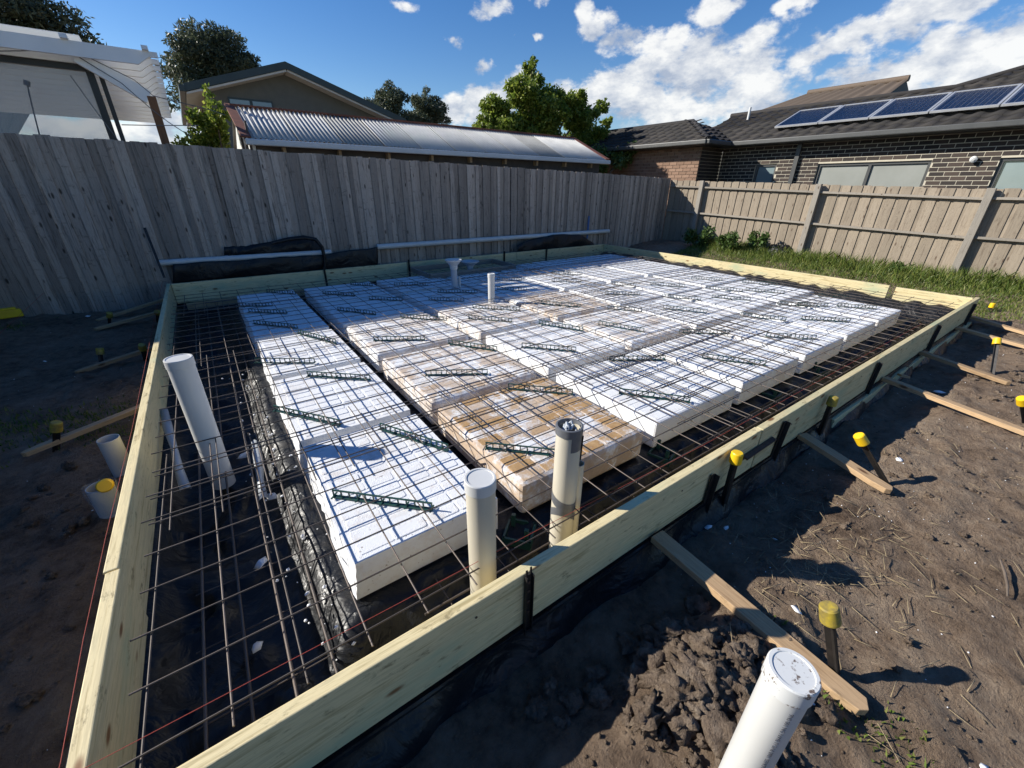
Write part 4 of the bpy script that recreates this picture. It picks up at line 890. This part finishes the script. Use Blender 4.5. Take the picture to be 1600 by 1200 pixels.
MB().box(Vector(((ewx+ex_)/2+.3, (ecy+CY)/2, EZ+.016))-off, (ex_-ewx, OV+.1, .018)).build('soffit', M['fascia'], hs)
# tiled roofs: planes with individual tiles
TS = math.tan(rad(21.5)); RXm = 15.0; RZ = EZ+.10; TW, TE = .30, .335
def tile_mesh():
    V = []; n = 9
    for j, z in ((0, .052), (1, .006)):
        for i in range(n):
            t = i/(n-1); V.append((-.01+j*.37, (t-.5)*TW*1.02, z+.022*math.sin(t*2*math.pi)))
    b = len(V)
    for i in range(n): V.append((-.01, V[i][1], V[i][2]-.05))
    return np_mesh('tile', V, [(i, i+1, n+i+1, n+i) for i in range(n-1)]+[(b+i, b+i+1, i+1, i) for i in range(n-1)], M['tile_dark'])
TM = tile_mesh(); tv = [tuple(v.co) for v in TM.vertices]; tf = [tuple(p.vertices) for p in TM.polygons]
def roof_plane(par, o, ux, uy, inside, ulen, vlen, nmax, near, name='tiles'):
    """o: eave corner, ux: up-slope unit vector, uy: along-eave unit vector"""
    o, ux, uy = Vector(o), Vector(ux).normalized(), Vector(uy).normalized(); un = ux.cross(uy).normalized()
    if un.z < 0: un = -un
    R_ = Matrix((ux, uy, un)).transposed(); cells = []
    for c in range(int(ulen/TE)+1):
        for k in range(int(vlen/TW)+1):
            p = o+ux*(c*TE)+uy*((k+.5)*TW)+un*.012
            if inside(p): cells.append(p)
    cells.sort(key=near); big = MB()
    e = R_.to_euler()
    for q, p in enumerate(cells):
        if q < nmax: link('tile', TM, par, p-off, e)
        else: big.add([R_ @ Vector(v)+p-off for v in tv], tf)
    if big.v: b = big.build(name, M['tile_dark'], par); b['kind'] = 'stuff'
dcam = lambda p: (p-Vector(CAMPOS)).length
hipY = onx(1495, 130, RXm).y
def zmain(x): return RZ+(x-ex_)*TS
base = MB(); base.add([Vector((ex_, ywl, RZ-.02))-off, Vector((ex_, CY+1.2, RZ-.02))-off, Vector((RXm, CY+1.2, zmain(RXm)-.02))-off, Vector((RXm, hipY, zmain(RXm)-.02))-off, Vector((RXm+2.6, hipY-2.6, zmain(RXm+2.6)-.02))-off, Vector((RXm+2.6, ywl, zmain(RXm+2.6)-.02))-off], [(0, 1, 2, 3, 4, 5)])
base.add([Vector((RXm, CY+1.2, zmain(RXm)-.02))-off, Vector((RXm, hipY-2, zmain(RXm)-.02))-off, Vector((RXm+3, hipY-2, RZ))-off, Vector((RXm+3, CY+1.2, RZ))-off], [(0, 1, 2, 3)])
base.add([Vector((RXm, hipY, zmain(RXm)-.02))-off, Vector((RXm+2.6, hipY-2.6, zmain(RXm+2.6)-.02))-off, Vector((RXm+5.2, hipY, zmain(RXm)-.02))-off], [(0, 1, 2)])
roof = base.build('roof', M['tile_dark'], hs)
valley = lambda p: p.y < CY-OV+.0+(p.x-ex_)*1.0+.25
roof_plane(roof, (ex_, ywl, RZ), (1, 0, TS), (0, 1, 0), lambda p: (p.x < RXm-.05 or p.y < hipY-(p.x-RXm)-.1) and p.y < CY+.9 and valley(p) and p.x < RXm+2.5, 5.6, CY+1.2-ywl, 300, dcam)
MB().tube([Vector((RXm, CY+1.2, zmain(RXm)+.02))-off, Vector((RXm, hipY, zmain(RXm)+.02))-off, Vector((RXm+2.6, hipY-2.6, zmain(RXm+2.6)+.03))-off], .07, 8).build('ridge_tiles', M['tile_dark'], roof)
# wing hip roof
wW = 3.4; wrx = ewx+wW/2; wz = lambda dd: RZ+dd*TS
ww = MB(); c0 = Vector((ewx, ecy, RZ-.02))-off; apx = Vector((wrx, ecy+wW/2, wz(wW/2)-.02))-off
ww.add([c0, apx, Vector((wrx, 14, wz(wW/2)-.02))-off, Vector((ewx, 14, RZ-.02))-off], [(0, 1, 2, 3)])
ww.add([c0, Vector((ewx+wW, ecy, RZ-.02))-off, apx], [(0, 1, 2)])
ww.add([apx, Vector((ewx+wW, ecy, RZ-.02))-off, Vector((ewx+wW, 14, RZ-.02))-off, Vector((wrx, 14, wz(wW/2)-.02))-off], [(0, 1, 2, 3)])
wroof = ww.build('wing_roof', M['tile_dark'], hs)
roof_plane(wroof, (ewx, ecy, RZ), (1, 0, TS), (0, 1, 0), lambda p: p.x-ewx < p.y-ecy and p.x < wrx, 2.2, 14-ecy, 150, dcam)
roof_plane(wroof, (ewx, ecy, RZ), (0, 1, TS), (1, 0, 0), lambda p: p.y-ecy < p.x-ewx+.1 and p.y-ecy < ewx+wW-p.x, 2.2, wW, 0, dcam)
hp = [Vector((ewx, ecy, RZ+.02))-off, Vector((wrx, ecy+wW/2, wz(wW/2)+.04))-off]
for k in range(7):
    a, b = hp[0].lerp(hp[1], k/7), hp[0].lerp(hp[1], (k+1.12)/7); MB().tube([a, b], [.085, .072], 10).build('hip_tile', M['tile_dark'], wroof)
MB().tube([hp[1], Vector((wrx, 14, wz(wW/2)+.04))-off], .075, 8).build('ridge_tiles', M['tile_dark'], wroof)
v0, v1 = Vector((ex_, ecy, RZ+.03)), Vector((ex_+.85, ecy+.85, RZ+.03+.85*TS)); MB().bar(v0-off, v1-off, .09, .012).build('valley_flashing', M['zinc'], roof)
vp = onx(1170, 180, 14.3); MB().tube([Vector((14.3, vp.y, zmain(14.3)-.05))-off, Vector((14.3, vp.y, zmain(14.3)+.36))-off], .035, 12).build('vent_pipe', M['pvc'], hs)
lp = onx(1524, 249, HX-.05); lt = empty('flood_light', lp); tag(lt, 'small white round floodlight on the dark brick wall', 'light fitting')
MB().lathe([(0, .05), (.05, .04), (.06, .0), (.05, -.04), (0, -.05)], 18).build('lamp_head', M['white_paint'], lt, (-.03, .02, 0), (0, 1.2, .4)); MB().box((.03, 0, -.03), (.06, .03, .03)).build('bracket', M['white_paint'], lt)
# solar panels on rails above the tiles
M['cell'] = m_brick('solar_cell', (.006, .008, .020), (.008, .011, .026), (.011, .014, .033)); M['cell'].node_tree.nodes['Principled BSDF'].inputs['Roughness'].default_value = .12
M['alu'] = plain('aluminium', (.62, .63, .64), (.55, .56, .57), 5, .35, .5); M['backsheet'] = plain('pale_backsheet', (.16, .17, .21), (.20, .21, .25), 5, .3)
sun_ = Vector((1, 0, TS)).normalized(); nrm = Vector((-TS, 0, 1)).normalized()
def on_roof(px, py, lift):
    d_ = Vector(ray(px, py)); c_ = Vector(CAMPOS); p_ = Vector((ex_, 0, RZ))+nrm*lift; return c_+d_*((p_-c_).dot(nrm)/d_.dot(nrm))
lo = [on_roof(1060+a/2.963, b/2.963, .13) for a, b in ((460, 580), (660, 565), (890, 545), (1160, 520), (1490, 490))]; hi_ = on_roof(1060+600/2.963, 485/2.963, .13)
x_lo = sum(p.x for p in lo)/5; hgt = 1.0; ys = [p.y for p in lo]; pitch_ = (ys[0]-ys[-1])/4
CM = MB().box((0, 0, 0), (1, 1, .004)).mesh('cell', M['cell'])
Rr = Matrix((sun_, Vector((0, 1, 0)), nrm)).transposed().to_euler()
slen = max(.9, min(1.3, (hi_-lo[0]).dot(sun_)))
for k in range(5):
    o_ = Vector((x_lo, ys[0]-pitch_*k, RZ+(x_lo-ex_)*TS))+nrm*.13; sp = empty('solar_panel', o_); sp.rotation_euler = Rr
    tag(sp, 'blue black solar panel on the tiled roof, '+['leftmost of the row', 'second from the left', 'third from the left', 'fourth from the left', 'cut by the right edge of the picture', 'beyond the right edge'][k], 'solar panel', 'solar panels on the brick house')
    W_ = pitch_-.02; f_ = MB()
    for c, dd in (((slen/2, -.02, 0), (slen, .035, .04)), ((slen/2, -W_+.02, 0), (slen, .035, .04)), ((.018, -W_/2, 0), (.035, W_-.075, .042)), ((slen-.018, -W_/2, 0), (.035, W_-.075, .042))): f_.box(c, dd)
    f_.build('frame', M['alu'], sp); MB().box((slen/2, -W_/2, 0), (slen-.072, W_-.075, .012)).build('backsheet', M['backsheet'], sp)
    cx_, cy_ = (slen-.10)/6, (W_-.11)/10
    for a in range(6):
        for b in range(10): link('cell', CM, sp, (.05+cx_*(a+.5), -.055-cy_*(b+.5), .010), None, (cx_-.012, cy_-.014, 1))
    MB().box((.2, -W_/2, -.07), (.04, W_, .06)).box((slen-.2, -W_/2, -.07), (.04, W_, .06)).build('rail', M['alu'], sp)
# brown tiled roof of the house behind
M['tile_brown'] = m_brick('brown_roof_tile', (.13, .10, .075), (.16, .12, .09), (.20, .15, .11))
B = 19.0; q0, q1, q2, q3 = onx(1228, 172, B-2.2), onx(1262, 147, B), onx(1413, 127, B), onx(1425, 142, B)
bh = empty('far_house', (B+2, q1.y, 0)); tag(bh, 'brown tiled gable roof showing behind the solar panels', 'house'); off2 = Vector(bh.location); rzb = (q1.z+q2.z)/2
rb = MB().prism([Vector((B-3.2, q2.y-.05, rzb-1.35))-off2, Vector((B, q2.y-.05, rzb))-off2, Vector((B+3.2, q2.y-.05, rzb-1.35))-off2], (0, 0.12, 0)); rb.build('gable', M['render_grey'], bh)
corr_V = []; n = 60; wlen = q1.y-q2.y+.1
for c in range(11):
    for i in range(n+1): t = i/n; corr_V.append(Vector((B-3.3*(1-c/10), q2.y-.1+(wlen+2.6*(1-c/10))*t, rzb+.03-1.39*(1-c/10)+.03*math.sin(t*wlen/.3*6.283)+.0))-off2)
link('roof', np_mesh('roof', corr_V, [(c*(n+1)+i, c*(n+1)+i+1, (c+1)*(n+1)+i+1, (c+1)*(n+1)+i) for c in range(10) for i in range(n)], M['tile_brown']), bh)
MB().prism([Vector((B-3, q2.y+.1, 0))-off2, Vector((B+3, q2.y+.1, 0))-off2, Vector((B+3, q2.y+.1, rzb-1.3))-off2, Vector((B-3, q2.y+.1, rzb-1.3))-off2], (0, wlen+1.5, 0)).build('wall', M['render_grey'], bh)
MB().tube([Vector((B, q2.y-.1, rzb+.05))-off2, Vector((B, q1.y, rzb+.05))-off2], .09, 8).build('ridge', M['tile_brown'], bh)
# ------------------------------------------------------------------ trees, plants, grass
def m_leaf(name, a, b, c, trans=.25):
    t = NT(name); g = t.n.new('ShaderNodeNewGeometry'); col = t.ramp(g.outputs['Random Per Island'], [(0, a), (.6, b), (1, c)])
    t.done(col, .45, 0, .4); tr = t.n.new('ShaderNodeBsdfTranslucent'); t.l.new(col, tr.inputs[0]); ms = t.n.new('ShaderNodeMixShader'); ms.inputs[0].default_value = trans
    t.l.new(t.b.outputs[0], ms.inputs[1]); t.l.new(tr.outputs[0], ms.inputs[2]); t.l.new(ms.outputs[0], t.out.inputs[0]); return t.m
M['leaf_bright'] = m_leaf('citrus_leaf', (.09, .14, .02), (.18, .25, .035), (.34, .37, .07), .5)
M['leaf_gum'] = m_leaf('gum_leaf', (.055, .07, .04), (.09, .11, .06), (.15, .165, .095), .3)
M['leaf_weed'] = m_leaf('weed_leaf', (.05, .09, .02), (.075, .13, .03), (.12, .17, .05), .25)
M['grass'] = m_leaf('grass_blade', (.08, .13, .025), (.15, .21, .04), (.29, .29, .09), .4)
M['bark'] = plain('bark', (.10, .075, .055), (.16, .125, .095), 14, .9, 0, .5, 30)
def leaf_cloud(C_, n, rad_, L, wd, up_bias=.3, shell=.5):
    """n leaf shaped faces through ellipsoids C_ = [(centre, (rx,ry,rz))]"""
    wts = np.array([c[1][0]*c[1][1]*c[1][2] for c in C_])**.8; pick = rng.choice(len(C_), n, p=wts/wts.sum())
    cs = np.array([c[0] for c in C_])[pick]; rs_ = np.array([c[1] for c in C_])[pick]
    d_ = rng.normal(size=(n, 3)); d_ /= np.linalg.norm(d_, axis=1, keepdims=True); r_ = (shell+(1-shell)*rng.random(n))**.6*(1+.10*rng.normal(size=n))
    P = cs+d_*rs_*r_[:, None]
    t_ = rng.normal(size=(n, 3))+d_*.7+np.array([0, 0, -.15]); t_ /= np.linalg.norm(t_, axis=1, keepdims=True); nn = rng.normal(size=(n, 3))+np.array([0, 0, up_bias]); s_ = np.cross(t_, nn); s_ /= np.linalg.norm(s_, axis=1, keepdims=True)
    ll = L*(.6+.8*rng.random(n))[:, None]; w_ = wd*(.6+.8*rng.random(n))[:, None]
    V = np.stack([P-t_*ll*.5, P+s_*w_*.5, P+t_*ll*.5, P-s_*w_*.5], 1).reshape(-1, 3); return V, np.arange(4*n).reshape(n, 4)
def tree(name, label, base, clumps, n, L, wd, leaf, trunk_r, group=None, cat='tree', nsub=6, sub=.42, shell=.35):
    base = Vector(base); root = empty(name, base); tag(root, label, cat, group); C_ = []
    for c, r_ in clumps:
        c = np.array(c)-np.array(base); r_ = np.array(r_); C_.append((c, r_*.72))
        for q in range(nsub):
            dd = rng.normal(size=3); dd /= np.linalg.norm(dd); C_.append((c+dd*r_*rng.uniform(.55, .95), r_*sub*rng.uniform(.6, 1.2)))
    V, F_ = leaf_cloud(C_, n, 1, L, wd, .3, shell); link('crown', np_mesh('crown', V, F_, M[leaf]), root)
    mb = MB(); fork = Vector((0, 0, .35*max(c[0][2] for c in C_)))
    mb.tube([(0, 0, -.1), fork*.5+Vector((.04, .03, 0)), fork], [trunk_r, trunk_r*.85, trunk_r*.7], 9)
    for c, r_ in clumps:
        e = Vector(np.array(c)-np.array(base)); m_ = fork.lerp(e, .5)+Vector((random.uniform(-.15, .15), random.uniform(-.15, .15), .1)); mb.tube([fork, m_, e, e+Vector((random.uniform(-.2, .2), random.uniform(-.2, .2), r_[2]*.5))], [trunk_r*.55, trunk_r*.4, trunk_r*.2, trunk_r*.06], 6)
    mb.build('trunk', M['bark'], root)
TY = 11.0
def tc_(px, py, y, dx=0): p = ony(px, py, y); return (p.x+dx, y+random.uniform(-.25, .25), p.z)
tree('citrus_tree', 'bright green bushy tree behind the right end of the shed', (9.6, TY, GZ),
     [(tc_(833, 122, TY), (.36, .5, .42)), (tc_(808, 150, TY), (.55, .7, .5)), (tc_(855, 158, TY), (.75, .8, .6)), (tc_(778, 178, TY), (.55, .7, .5)), (tc_(905, 185, TY), (.75, .8, .6)), (tc_(838, 190, TY), (1.0, .9, .65)),
      (tc_(935, 168, TY), (.28, .3, .26)), (tc_(890, 160, TY), (.45, .5, .45)), (tc_(925, 215, TY), (.65, .7, .55)), (tc_(950, 190, TY), (.25, .3, .18)), (tc_(880, 235, TY), (1.1, .9, .7)), (tc_(800, 205, TY), (.85, .8, .6)), (tc_(760, 200, TY), (.38, .5, .38)), (tc_(830, 100, TY), (.16, .2, .2))], 52000, .115, .055, 'leaf_bright', .10, None, 'tree', 11, .34, .05)
tree('gum_tree', 'dark gum tree rising behind the eaves of the grey green house', (2.4, 24, GZ), [(tc_(320, 78, 24), (1.5, 1.3, 1.0)), (tc_(345, 95, 24), (1.4, 1.2, .9)), (tc_(300, 108, 24), (1.3, 1.1, .9)), (tc_(375, 110, 24), (1.0, 1, .7)), (tc_(388, 94, 24), (.55, .5, .4)), (tc_(330, 140, 24), (2.0, 1.2, 1.5))], 24000, .17, .055, 'leaf_gum', .25, 'gum trees behind the houses', 'tree', 8, .4, .25)
tree('gum_tree', 'dark gum tree behind the pergola in the top left corner', (-5, 22, GZ), [(tc_(20, 20, 22), (2.0, 1.5, 1.3)), (tc_(70, 42, 22), (1.3, 1.2, .8)), (tc_(-60, 0, 22), (2.6, 1.5, 2.0)), (tc_(100, 52, 22), (.7, .6, .35)), (tc_(0, 80, 22), (2.6, 1.5, 1.6))], 22000, .18, .06, 'leaf_gum', .3, 'gum trees behind the houses', 'tree', 8, .4, .25)
tree('gum_tree', 'left of two dark round gum trees above the shed roof', (9.6, 22, GZ), [(tc_(612, 155, 22), (.9, .9, .8)), (tc_(603, 170, 22), (1.0, .9, .7)), (tc_(622, 185, 22), (1.2, .9, .8))], 13000, .15, .05, 'leaf_gum', .2, 'gum trees behind the houses', 'tree', 8, .4, .25)
tree('gum_tree', 'right of two dark round gum trees above the shed roof', (11.6, 23, GZ), [(tc_(665, 165, 23), (.95, .9, .75)), (tc_(680, 182, 23), (.7, .8, .6)), (tc_(650, 190, 23), (1.0, .9, .7))], 12000, .15, .05, 'leaf_gum', .2, 'gum trees behind the houses', 'tree', 8, .4, .25)
tree('climbing_shrub', 'leafy shrub squeezed between the pergola and the shed gable', (.45, 8.9, GZ), [(tc_(335, 175, 8.9), (.22, .25, .35)), (tc_(322, 205, 8.9), (.36, .3, .35)), (tc_(340, 215, 8.9), (.25, .3, .4)), (tc_(318, 240, 8.9), (.4, .3, .5))], 3600, .085, .05, 'leaf_bright', .05, None, 'shrub', 6, .4, .3)
tree('hedge_tree', 'dark green shrub in the corner between shed and brick house', (10.2, 9.4, GZ), [(tc_(935, 250, 9.4), (.7, .6, .6)), (tc_(965, 245, 9.2), (.5, .5, .45)), (tc_(900, 262, 9.4), (.6, .5, .4))], 4500, .10, .055, 'leaf_weed', .07, None, 'shrub', 6, .4, .3)
# leafy weeds by the side fence
def weed(label, px, py, z, sx, sy, sz, n, L=.075):
    p = onz(px, py, z); p.x = min(p.x, RX-.25); b = (p.x, p.y, gh(p.x, p.y)); root = empty('weed_plant', b); tag(root, label, 'plant', 'weeds along the side fence')
    C_ = [(np.array([random.uniform(-sx, sx)*.6, random.uniform(-sy, sy)*.6, random.uniform(.25, .85)*sz]), np.array([sx, sy, sz])*random.uniform(.25, .5)) for _ in range(9)]
    V, F_ = leaf_cloud(C_, n, 1, L, L*.62, .9, .1); V[:, 2] = np.maximum(V[:, 2], .01); link('leaves', np_mesh('leaves', V, F_, M['leaf_weed']), root)
    mb = MB()
    for c, r_ in C_: mb.tube([(0, 0, 0), Vector(c)*.5+Vector((.02, 0, .03)), Vector(c)], [.007, .005, .003], 5)
    mb.build('stems', M['leaf_weed'], root)
weed('sunlit leafy weed beside the crumpled plastic at the side fence', 1180, 398, -.05, .24, .30, .42, 900)
weed('shaded leafy weed in the fence corner', 1085, 392, -.08, .30, .42, .45, 1000)
weed('shaded leafy weed between the fence corner and the sunlit weed', 1130, 396, -.06, .28, .42, .40, 1000)
weed('low dark green weed clump in the grass before the side fence', 1402, 428, -.06, .22, .30, .20, 700, .05)
weed('low dark weed against the back fence left of the slab', 120, 470, -.15, .35, .22, .26, 500, .06)
def grass(name, label, n, pos, hmin, hmax, mat='grass'):
    P = []; 
    while sum(len(q) for q in P) < n: P.append(pos(n))
    P = np.concatenate(P)[:n]; h = hmin+(hmax-hmin)*rng.random(n)**1.6*P[:, 2]; az = rng.random(n)*6.283; lean = rng.normal(size=(n, 2))*.38
    g0 = ground_h(P[:, 0], P[:, 1])-.008; w_ = .0035+.003*rng.random(n); sx_, sy_ = np.cos(az)*w_, np.sin(az)*w_; x, y = P[:, 0], P[:, 1]
    V = np.stack([np.stack([x-sx_, y-sy_, g0], 1), np.stack([x+sx_, y+sy_, g0], 1), np.stack([x+sx_*.7+lean[:, 0]*h*.45, y+sy_*.7+lean[:, 1]*h*.45, g0+h*.62], 1), np.stack([x+lean[:, 0]*h, y+lean[:, 1]*h, g0+h], 1), np.stack([x-sx_*.7+lean[:, 0]*h*.45, y-sy_*.7+lean[:, 1]*h*.45, g0+h*.62], 1)], 1).reshape(-1, 3)
    o = link(name, np_mesh(name, V, np.arange(5*n).reshape(n, 5), M[mat])); tag(o, label, 'grass', None, 'stuff')
def pos_r(n):
    x = 8.62+(RX-.05-8.62)*rng.random(n); y = -3.0+8.3*rng.random(n); k = (fbm(x, y, 1.1, 3, 81)*.5+.5)*.6+.55*smst(9.6, 11.1, x)
    keep = (rng.random(n) < k*1.0) & ((y > YF-.2) | (x > 8.9+.4*fbm(x, y, 1.2, 2, 83))) & ((y > -1) | (x > 9.3)); hs_ = .35+1.25*smst(10.2, 11.05, x)+.5*np.maximum(0, fbm(x, y, 1.8, 3, 85)); return np.stack([x, y, hs_], 1)[keep]
grass('grass', 'rough green grass growing along the side fence', 46000, pos_r, .025, .20)
def pos_l(n):
    x = -3.5+2.6*rng.random(n); y = -1+7.6*rng.random(n); k = smst(.10, .5, fbm(x, y, 1.0, 3, 91)); keep = rng.random(n) < k; return np.stack([x, y, .35+0*x], 1)[keep]
grass('grass', 'sparse short grass on the dark soil left of the slab', 7000, pos_l, .02, .10)
def pos_f(n):
    x = .55+.9*rng.random(n); y = -1.75+.75*rng.random(n); k = smst(.25, .55, fbm(x, y, 3.0, 3, 95)); keep = rng.random(n) < k*.6; return np.stack([x, y, .3+0*x], 1)[keep]
grass('grass', 'few grass tufts in the soil near the foreground pipe', 260, pos_f, .02, .07)

# ------------------------------------------------------------------ soil clods, straw, foam crumbs
bm = bmesh.new(); bmesh.ops.create_icosphere(bm, subdivisions=3, radius=1); I3 = (np.array([v.co[:] for v in bm.verts]), np.array([[v.index for v in f.verts] for f in bm.faces])); bm.free()
bm = bmesh.new(); bmesh.ops.create_icosphere(bm, subdivisions=1, radius=1); I1 = (np.array([v.co[:] for v in bm.verts]), np.array([[v.index for v in f.verts] for f in bm.faces])); bm.free()
SHAPES = {}
def blob(r_, seed, ico, rough=.35):
    key = (int(seed) % 48, len(ico[0]), rough)
    if key not in SHAPES:
        v = ico[0]; s_ = key[0]*3.1; nz = fbm(v[:, 0]*1.3+s_, v[:, 1]*1.3+v[:, 2]*1.7, 1.6, 5, key[0], .68); nz2 = np.abs(fbm(v[:, 0]*2.6-s_, v[:, 1]*2.6+v[:, 2]*2.1+s_, 1.3, 3, key[0] % 37))
        SHAPES[key] = v*(1+rough*nz-rough*.5*nz2)[:, None]
    v = SHAPES[key]*np.array([1, rng.uniform(.6, 1), rng.uniform(.5, .8)])
    a = rng.random()*6.28; c, s = math.cos(a), math.sin(a); return (v @ np.array([[c, s, 0], [-s, c, 0], [0, 0, 1]]))*r_
def scatter(name, label, pts, ico, mat, rough, cat=None, smooth=True):
    VV, FF, b = [], [], 0
    for k, (x, y, z, r_) in enumerate(pts):
        v = blob(r_, k+1, ico, rough)+np.array([x, y, z]); VV.append(v); FF.append(ico[1]+b); b += len(v)
    o = link(name, np_mesh(name, np.concatenate(VV), np.concatenate(FF), M[mat], smooth)); tag(o, label, cat, None, 'stuff')
pts = []
for k in range(210):
    x, y = rng.normal(.95, .17), rng.normal(-1.07, .12)
    if y > YF-.15: continue
    r_ = .008+.062*rng.random()**2.0; pts.append((x, y, gh(x, y)+r_*.25, r_))
for k in range(12): x, y = rng.normal(.62, .12), rng.normal(-.86, .08); r_ = rng.uniform(.02, .05); pts.append((x, y, gh(x, y)+r_*.3, r_))
for k in range(120): x, y = rng.uniform(1.2, 6.0), rng.uniform(-2.0, -.70); r_ = .005+.02*rng.random()**3; pts.append((x, y, gh(x, y)+r_*.2, r_))
for k in range(26): x, y = rng.uniform(2.2, 3.6), rng.uniform(-1.5, -.75); r_ = rng.uniform(.010, .026); pts.append((x, y, gh(x, y)+r_*.2, r_))
for k in range(40): x, y = rng.uniform(4.6, 8.5), rng.uniform(-1.5, -1.0); r_ = rng.uniform(.015, .04); pts.append((x, y, gh(x, y)+r_*.2, r_))
for k in range(26): x, y = rng.normal(-1.15, .16), rng.uniform(-.2, 2.2); r_ = rng.uniform(.012, .045); pts.append((x, y, gh(x, y)+r_*.2, r_))
scatter('clay_clods', 'heap of broken clay clods behind the foreground pipe and about the site', pts, I3, 'clod', 1.15, 'soil', False)
pts = []
while len(pts) < 9000:
    x, y = rng.uniform(-2.2, 8.8), rng.uniform(-2.6, 2.5)
    if XL-.06 < x < XR+.06 and y > YF-.07: continue
    if y > -.6 and x > 0: continue
    if (x-CAMPOS[0])**2+(y-CAMPOS[1])**2 > rng.random()*30: continue
    r_ = .002+.009*rng.random()**4; pts.append((x, y, gh(x, y)+r_*.3, r_))
scatter('soil_crumbs', 'small crumbs of soil strewn over the ground', pts, I1, 'soil', .5, 'soil')
pts = []
while len(pts) < 420:
    x, y = rng.uniform(.9, 7.5), rng.uniform(-2.6, -.6); pts.append((x, y, gh(x, y)+.002, .0018+.004*rng.random()**3))
for k in range(60): x, y = rng.uniform(-2.2, -.9), rng.uniform(0, 6); pts.append((x, y, gh(x, y)+.002, .002+.004*rng.random()**2))
for k in range(160): x, y = rng.normal(-.14, .08), rng.uniform(-.2, 3.2); pts.append((x, y, -.255+.06*rng.random(), .004+.012*rng.random()**2))
M['foam_bit'] = plain('foam_bit', (.80, .81, .82), (.72, .72, .72), 9, .8)
scatter('foam_crumbs', 'tiny white foam crumbs sprinkled over soil and membrane', pts, I1, 'foam_bit', .4, 'foam crumbs')
def scrap(label, px, py, r_, z=None):
    p = onz(px, py, GZ+.02 if z is None else z); me_v = blob(1, random.randint(1, 40), I1, 1.3); me_v[:, 2] *= .55
    zz = gh(p.x, p.y)+r_*.25 if z is None else z
    o = link('foam_scrap', np_mesh('foam_scrap', me_v*r_, I1[1], M['foam_bit']), None, (p.x, p.y, zz), (random.uniform(-.4, .4), random.uniform(-.4, .4), 0)); tag(o, label, 'foam scrap', 'broken bits of white foam')
for lb, px, py, r_ in (('white foam scrap left of the muddy capped stake', 1243, 956, .026), ('blue shaded foam scrap under the front board, larger of two', 1113, 805, .026), ('blue shaded foam scrap under the front board, smaller of two', 1139, 808, .016),
                       ('white foam scrap in the shadow between the braces', 1470, 606, .05), ('foam scrap in the shadow edge by the straw', 1217, 825, .016), ('foam scrap by the tip of the short brace', 1407, 719, .02), ('white foam scrap at the bottom right edge', 1540, 1196, .02),
                       ('white foam scrap by the rear left brace', 138, 498, .05), ('foam scrap on the dark soil left of the slab', 70, 565, .022)): scrap(lb, px, py, r_)
for lb, px, py, r_ in (('white foam scrap in the left trench beside the tall pipe', 380, 712, .035), ('foam scrap in the left trench against the sawn pods', 405, 880, .04), ('smaller foam scrap in the left trench near the front', 400, 1010, .035), ('thin foam offcut low in the left trench', 425, 775, .03)): scrap(lb, px, py, r_, -.25)
# straw on the soil
V = []; n = 330
for k in range(n):
    if k < 210: x, y = rng.normal(1.95, .35), rng.normal(-1.05, .22)
    else: x, y = rng.uniform(1.0, 4.5), rng.uniform(-2.2, -.9)
    if y > YF-.12: y = YF-.2-rng.random()*.5
    L = rng.uniform(.02, .11); a = rng.random()*6.28; w_ = .0012; z = gh(x, y)+.006; dx, dy = math.cos(a)*L/2, math.sin(a)*L/2; nx_, ny_ = -math.sin(a)*w_, math.cos(a)*w_; e = rng.uniform(0, .02)
    V += [(x-dx-nx_, y-dy-ny_, z), (x-dx+nx_, y-dy+ny_, z), (x+dx+nx_, y+dy+ny_, z+e), (x+dx-nx_, y+dy-ny_, z+e)]
o = link('straw', np_mesh('straw', V, np.arange(4*n).reshape(n, 4), M['straw'])); tag(o, 'dry straw stalks lying on the sunlit soil', 'straw', None, 'stuff'); o.modifiers.new('solid', 'SOLIDIFY').thickness = .0015
p = onz(1565, 890, GZ+.01); pts_ = [onz(1563, 875, GZ+.03), onz(1570, 895, GZ+.035), onz(1574, 915, GZ+.03), onz(1574, 932, GZ+.025)]
tag(MB().tube(pts_, [.004, .006, .006, .003], 7).build('twig', M['bark']), 'dark twig lying on the soil at the right', 'twig')
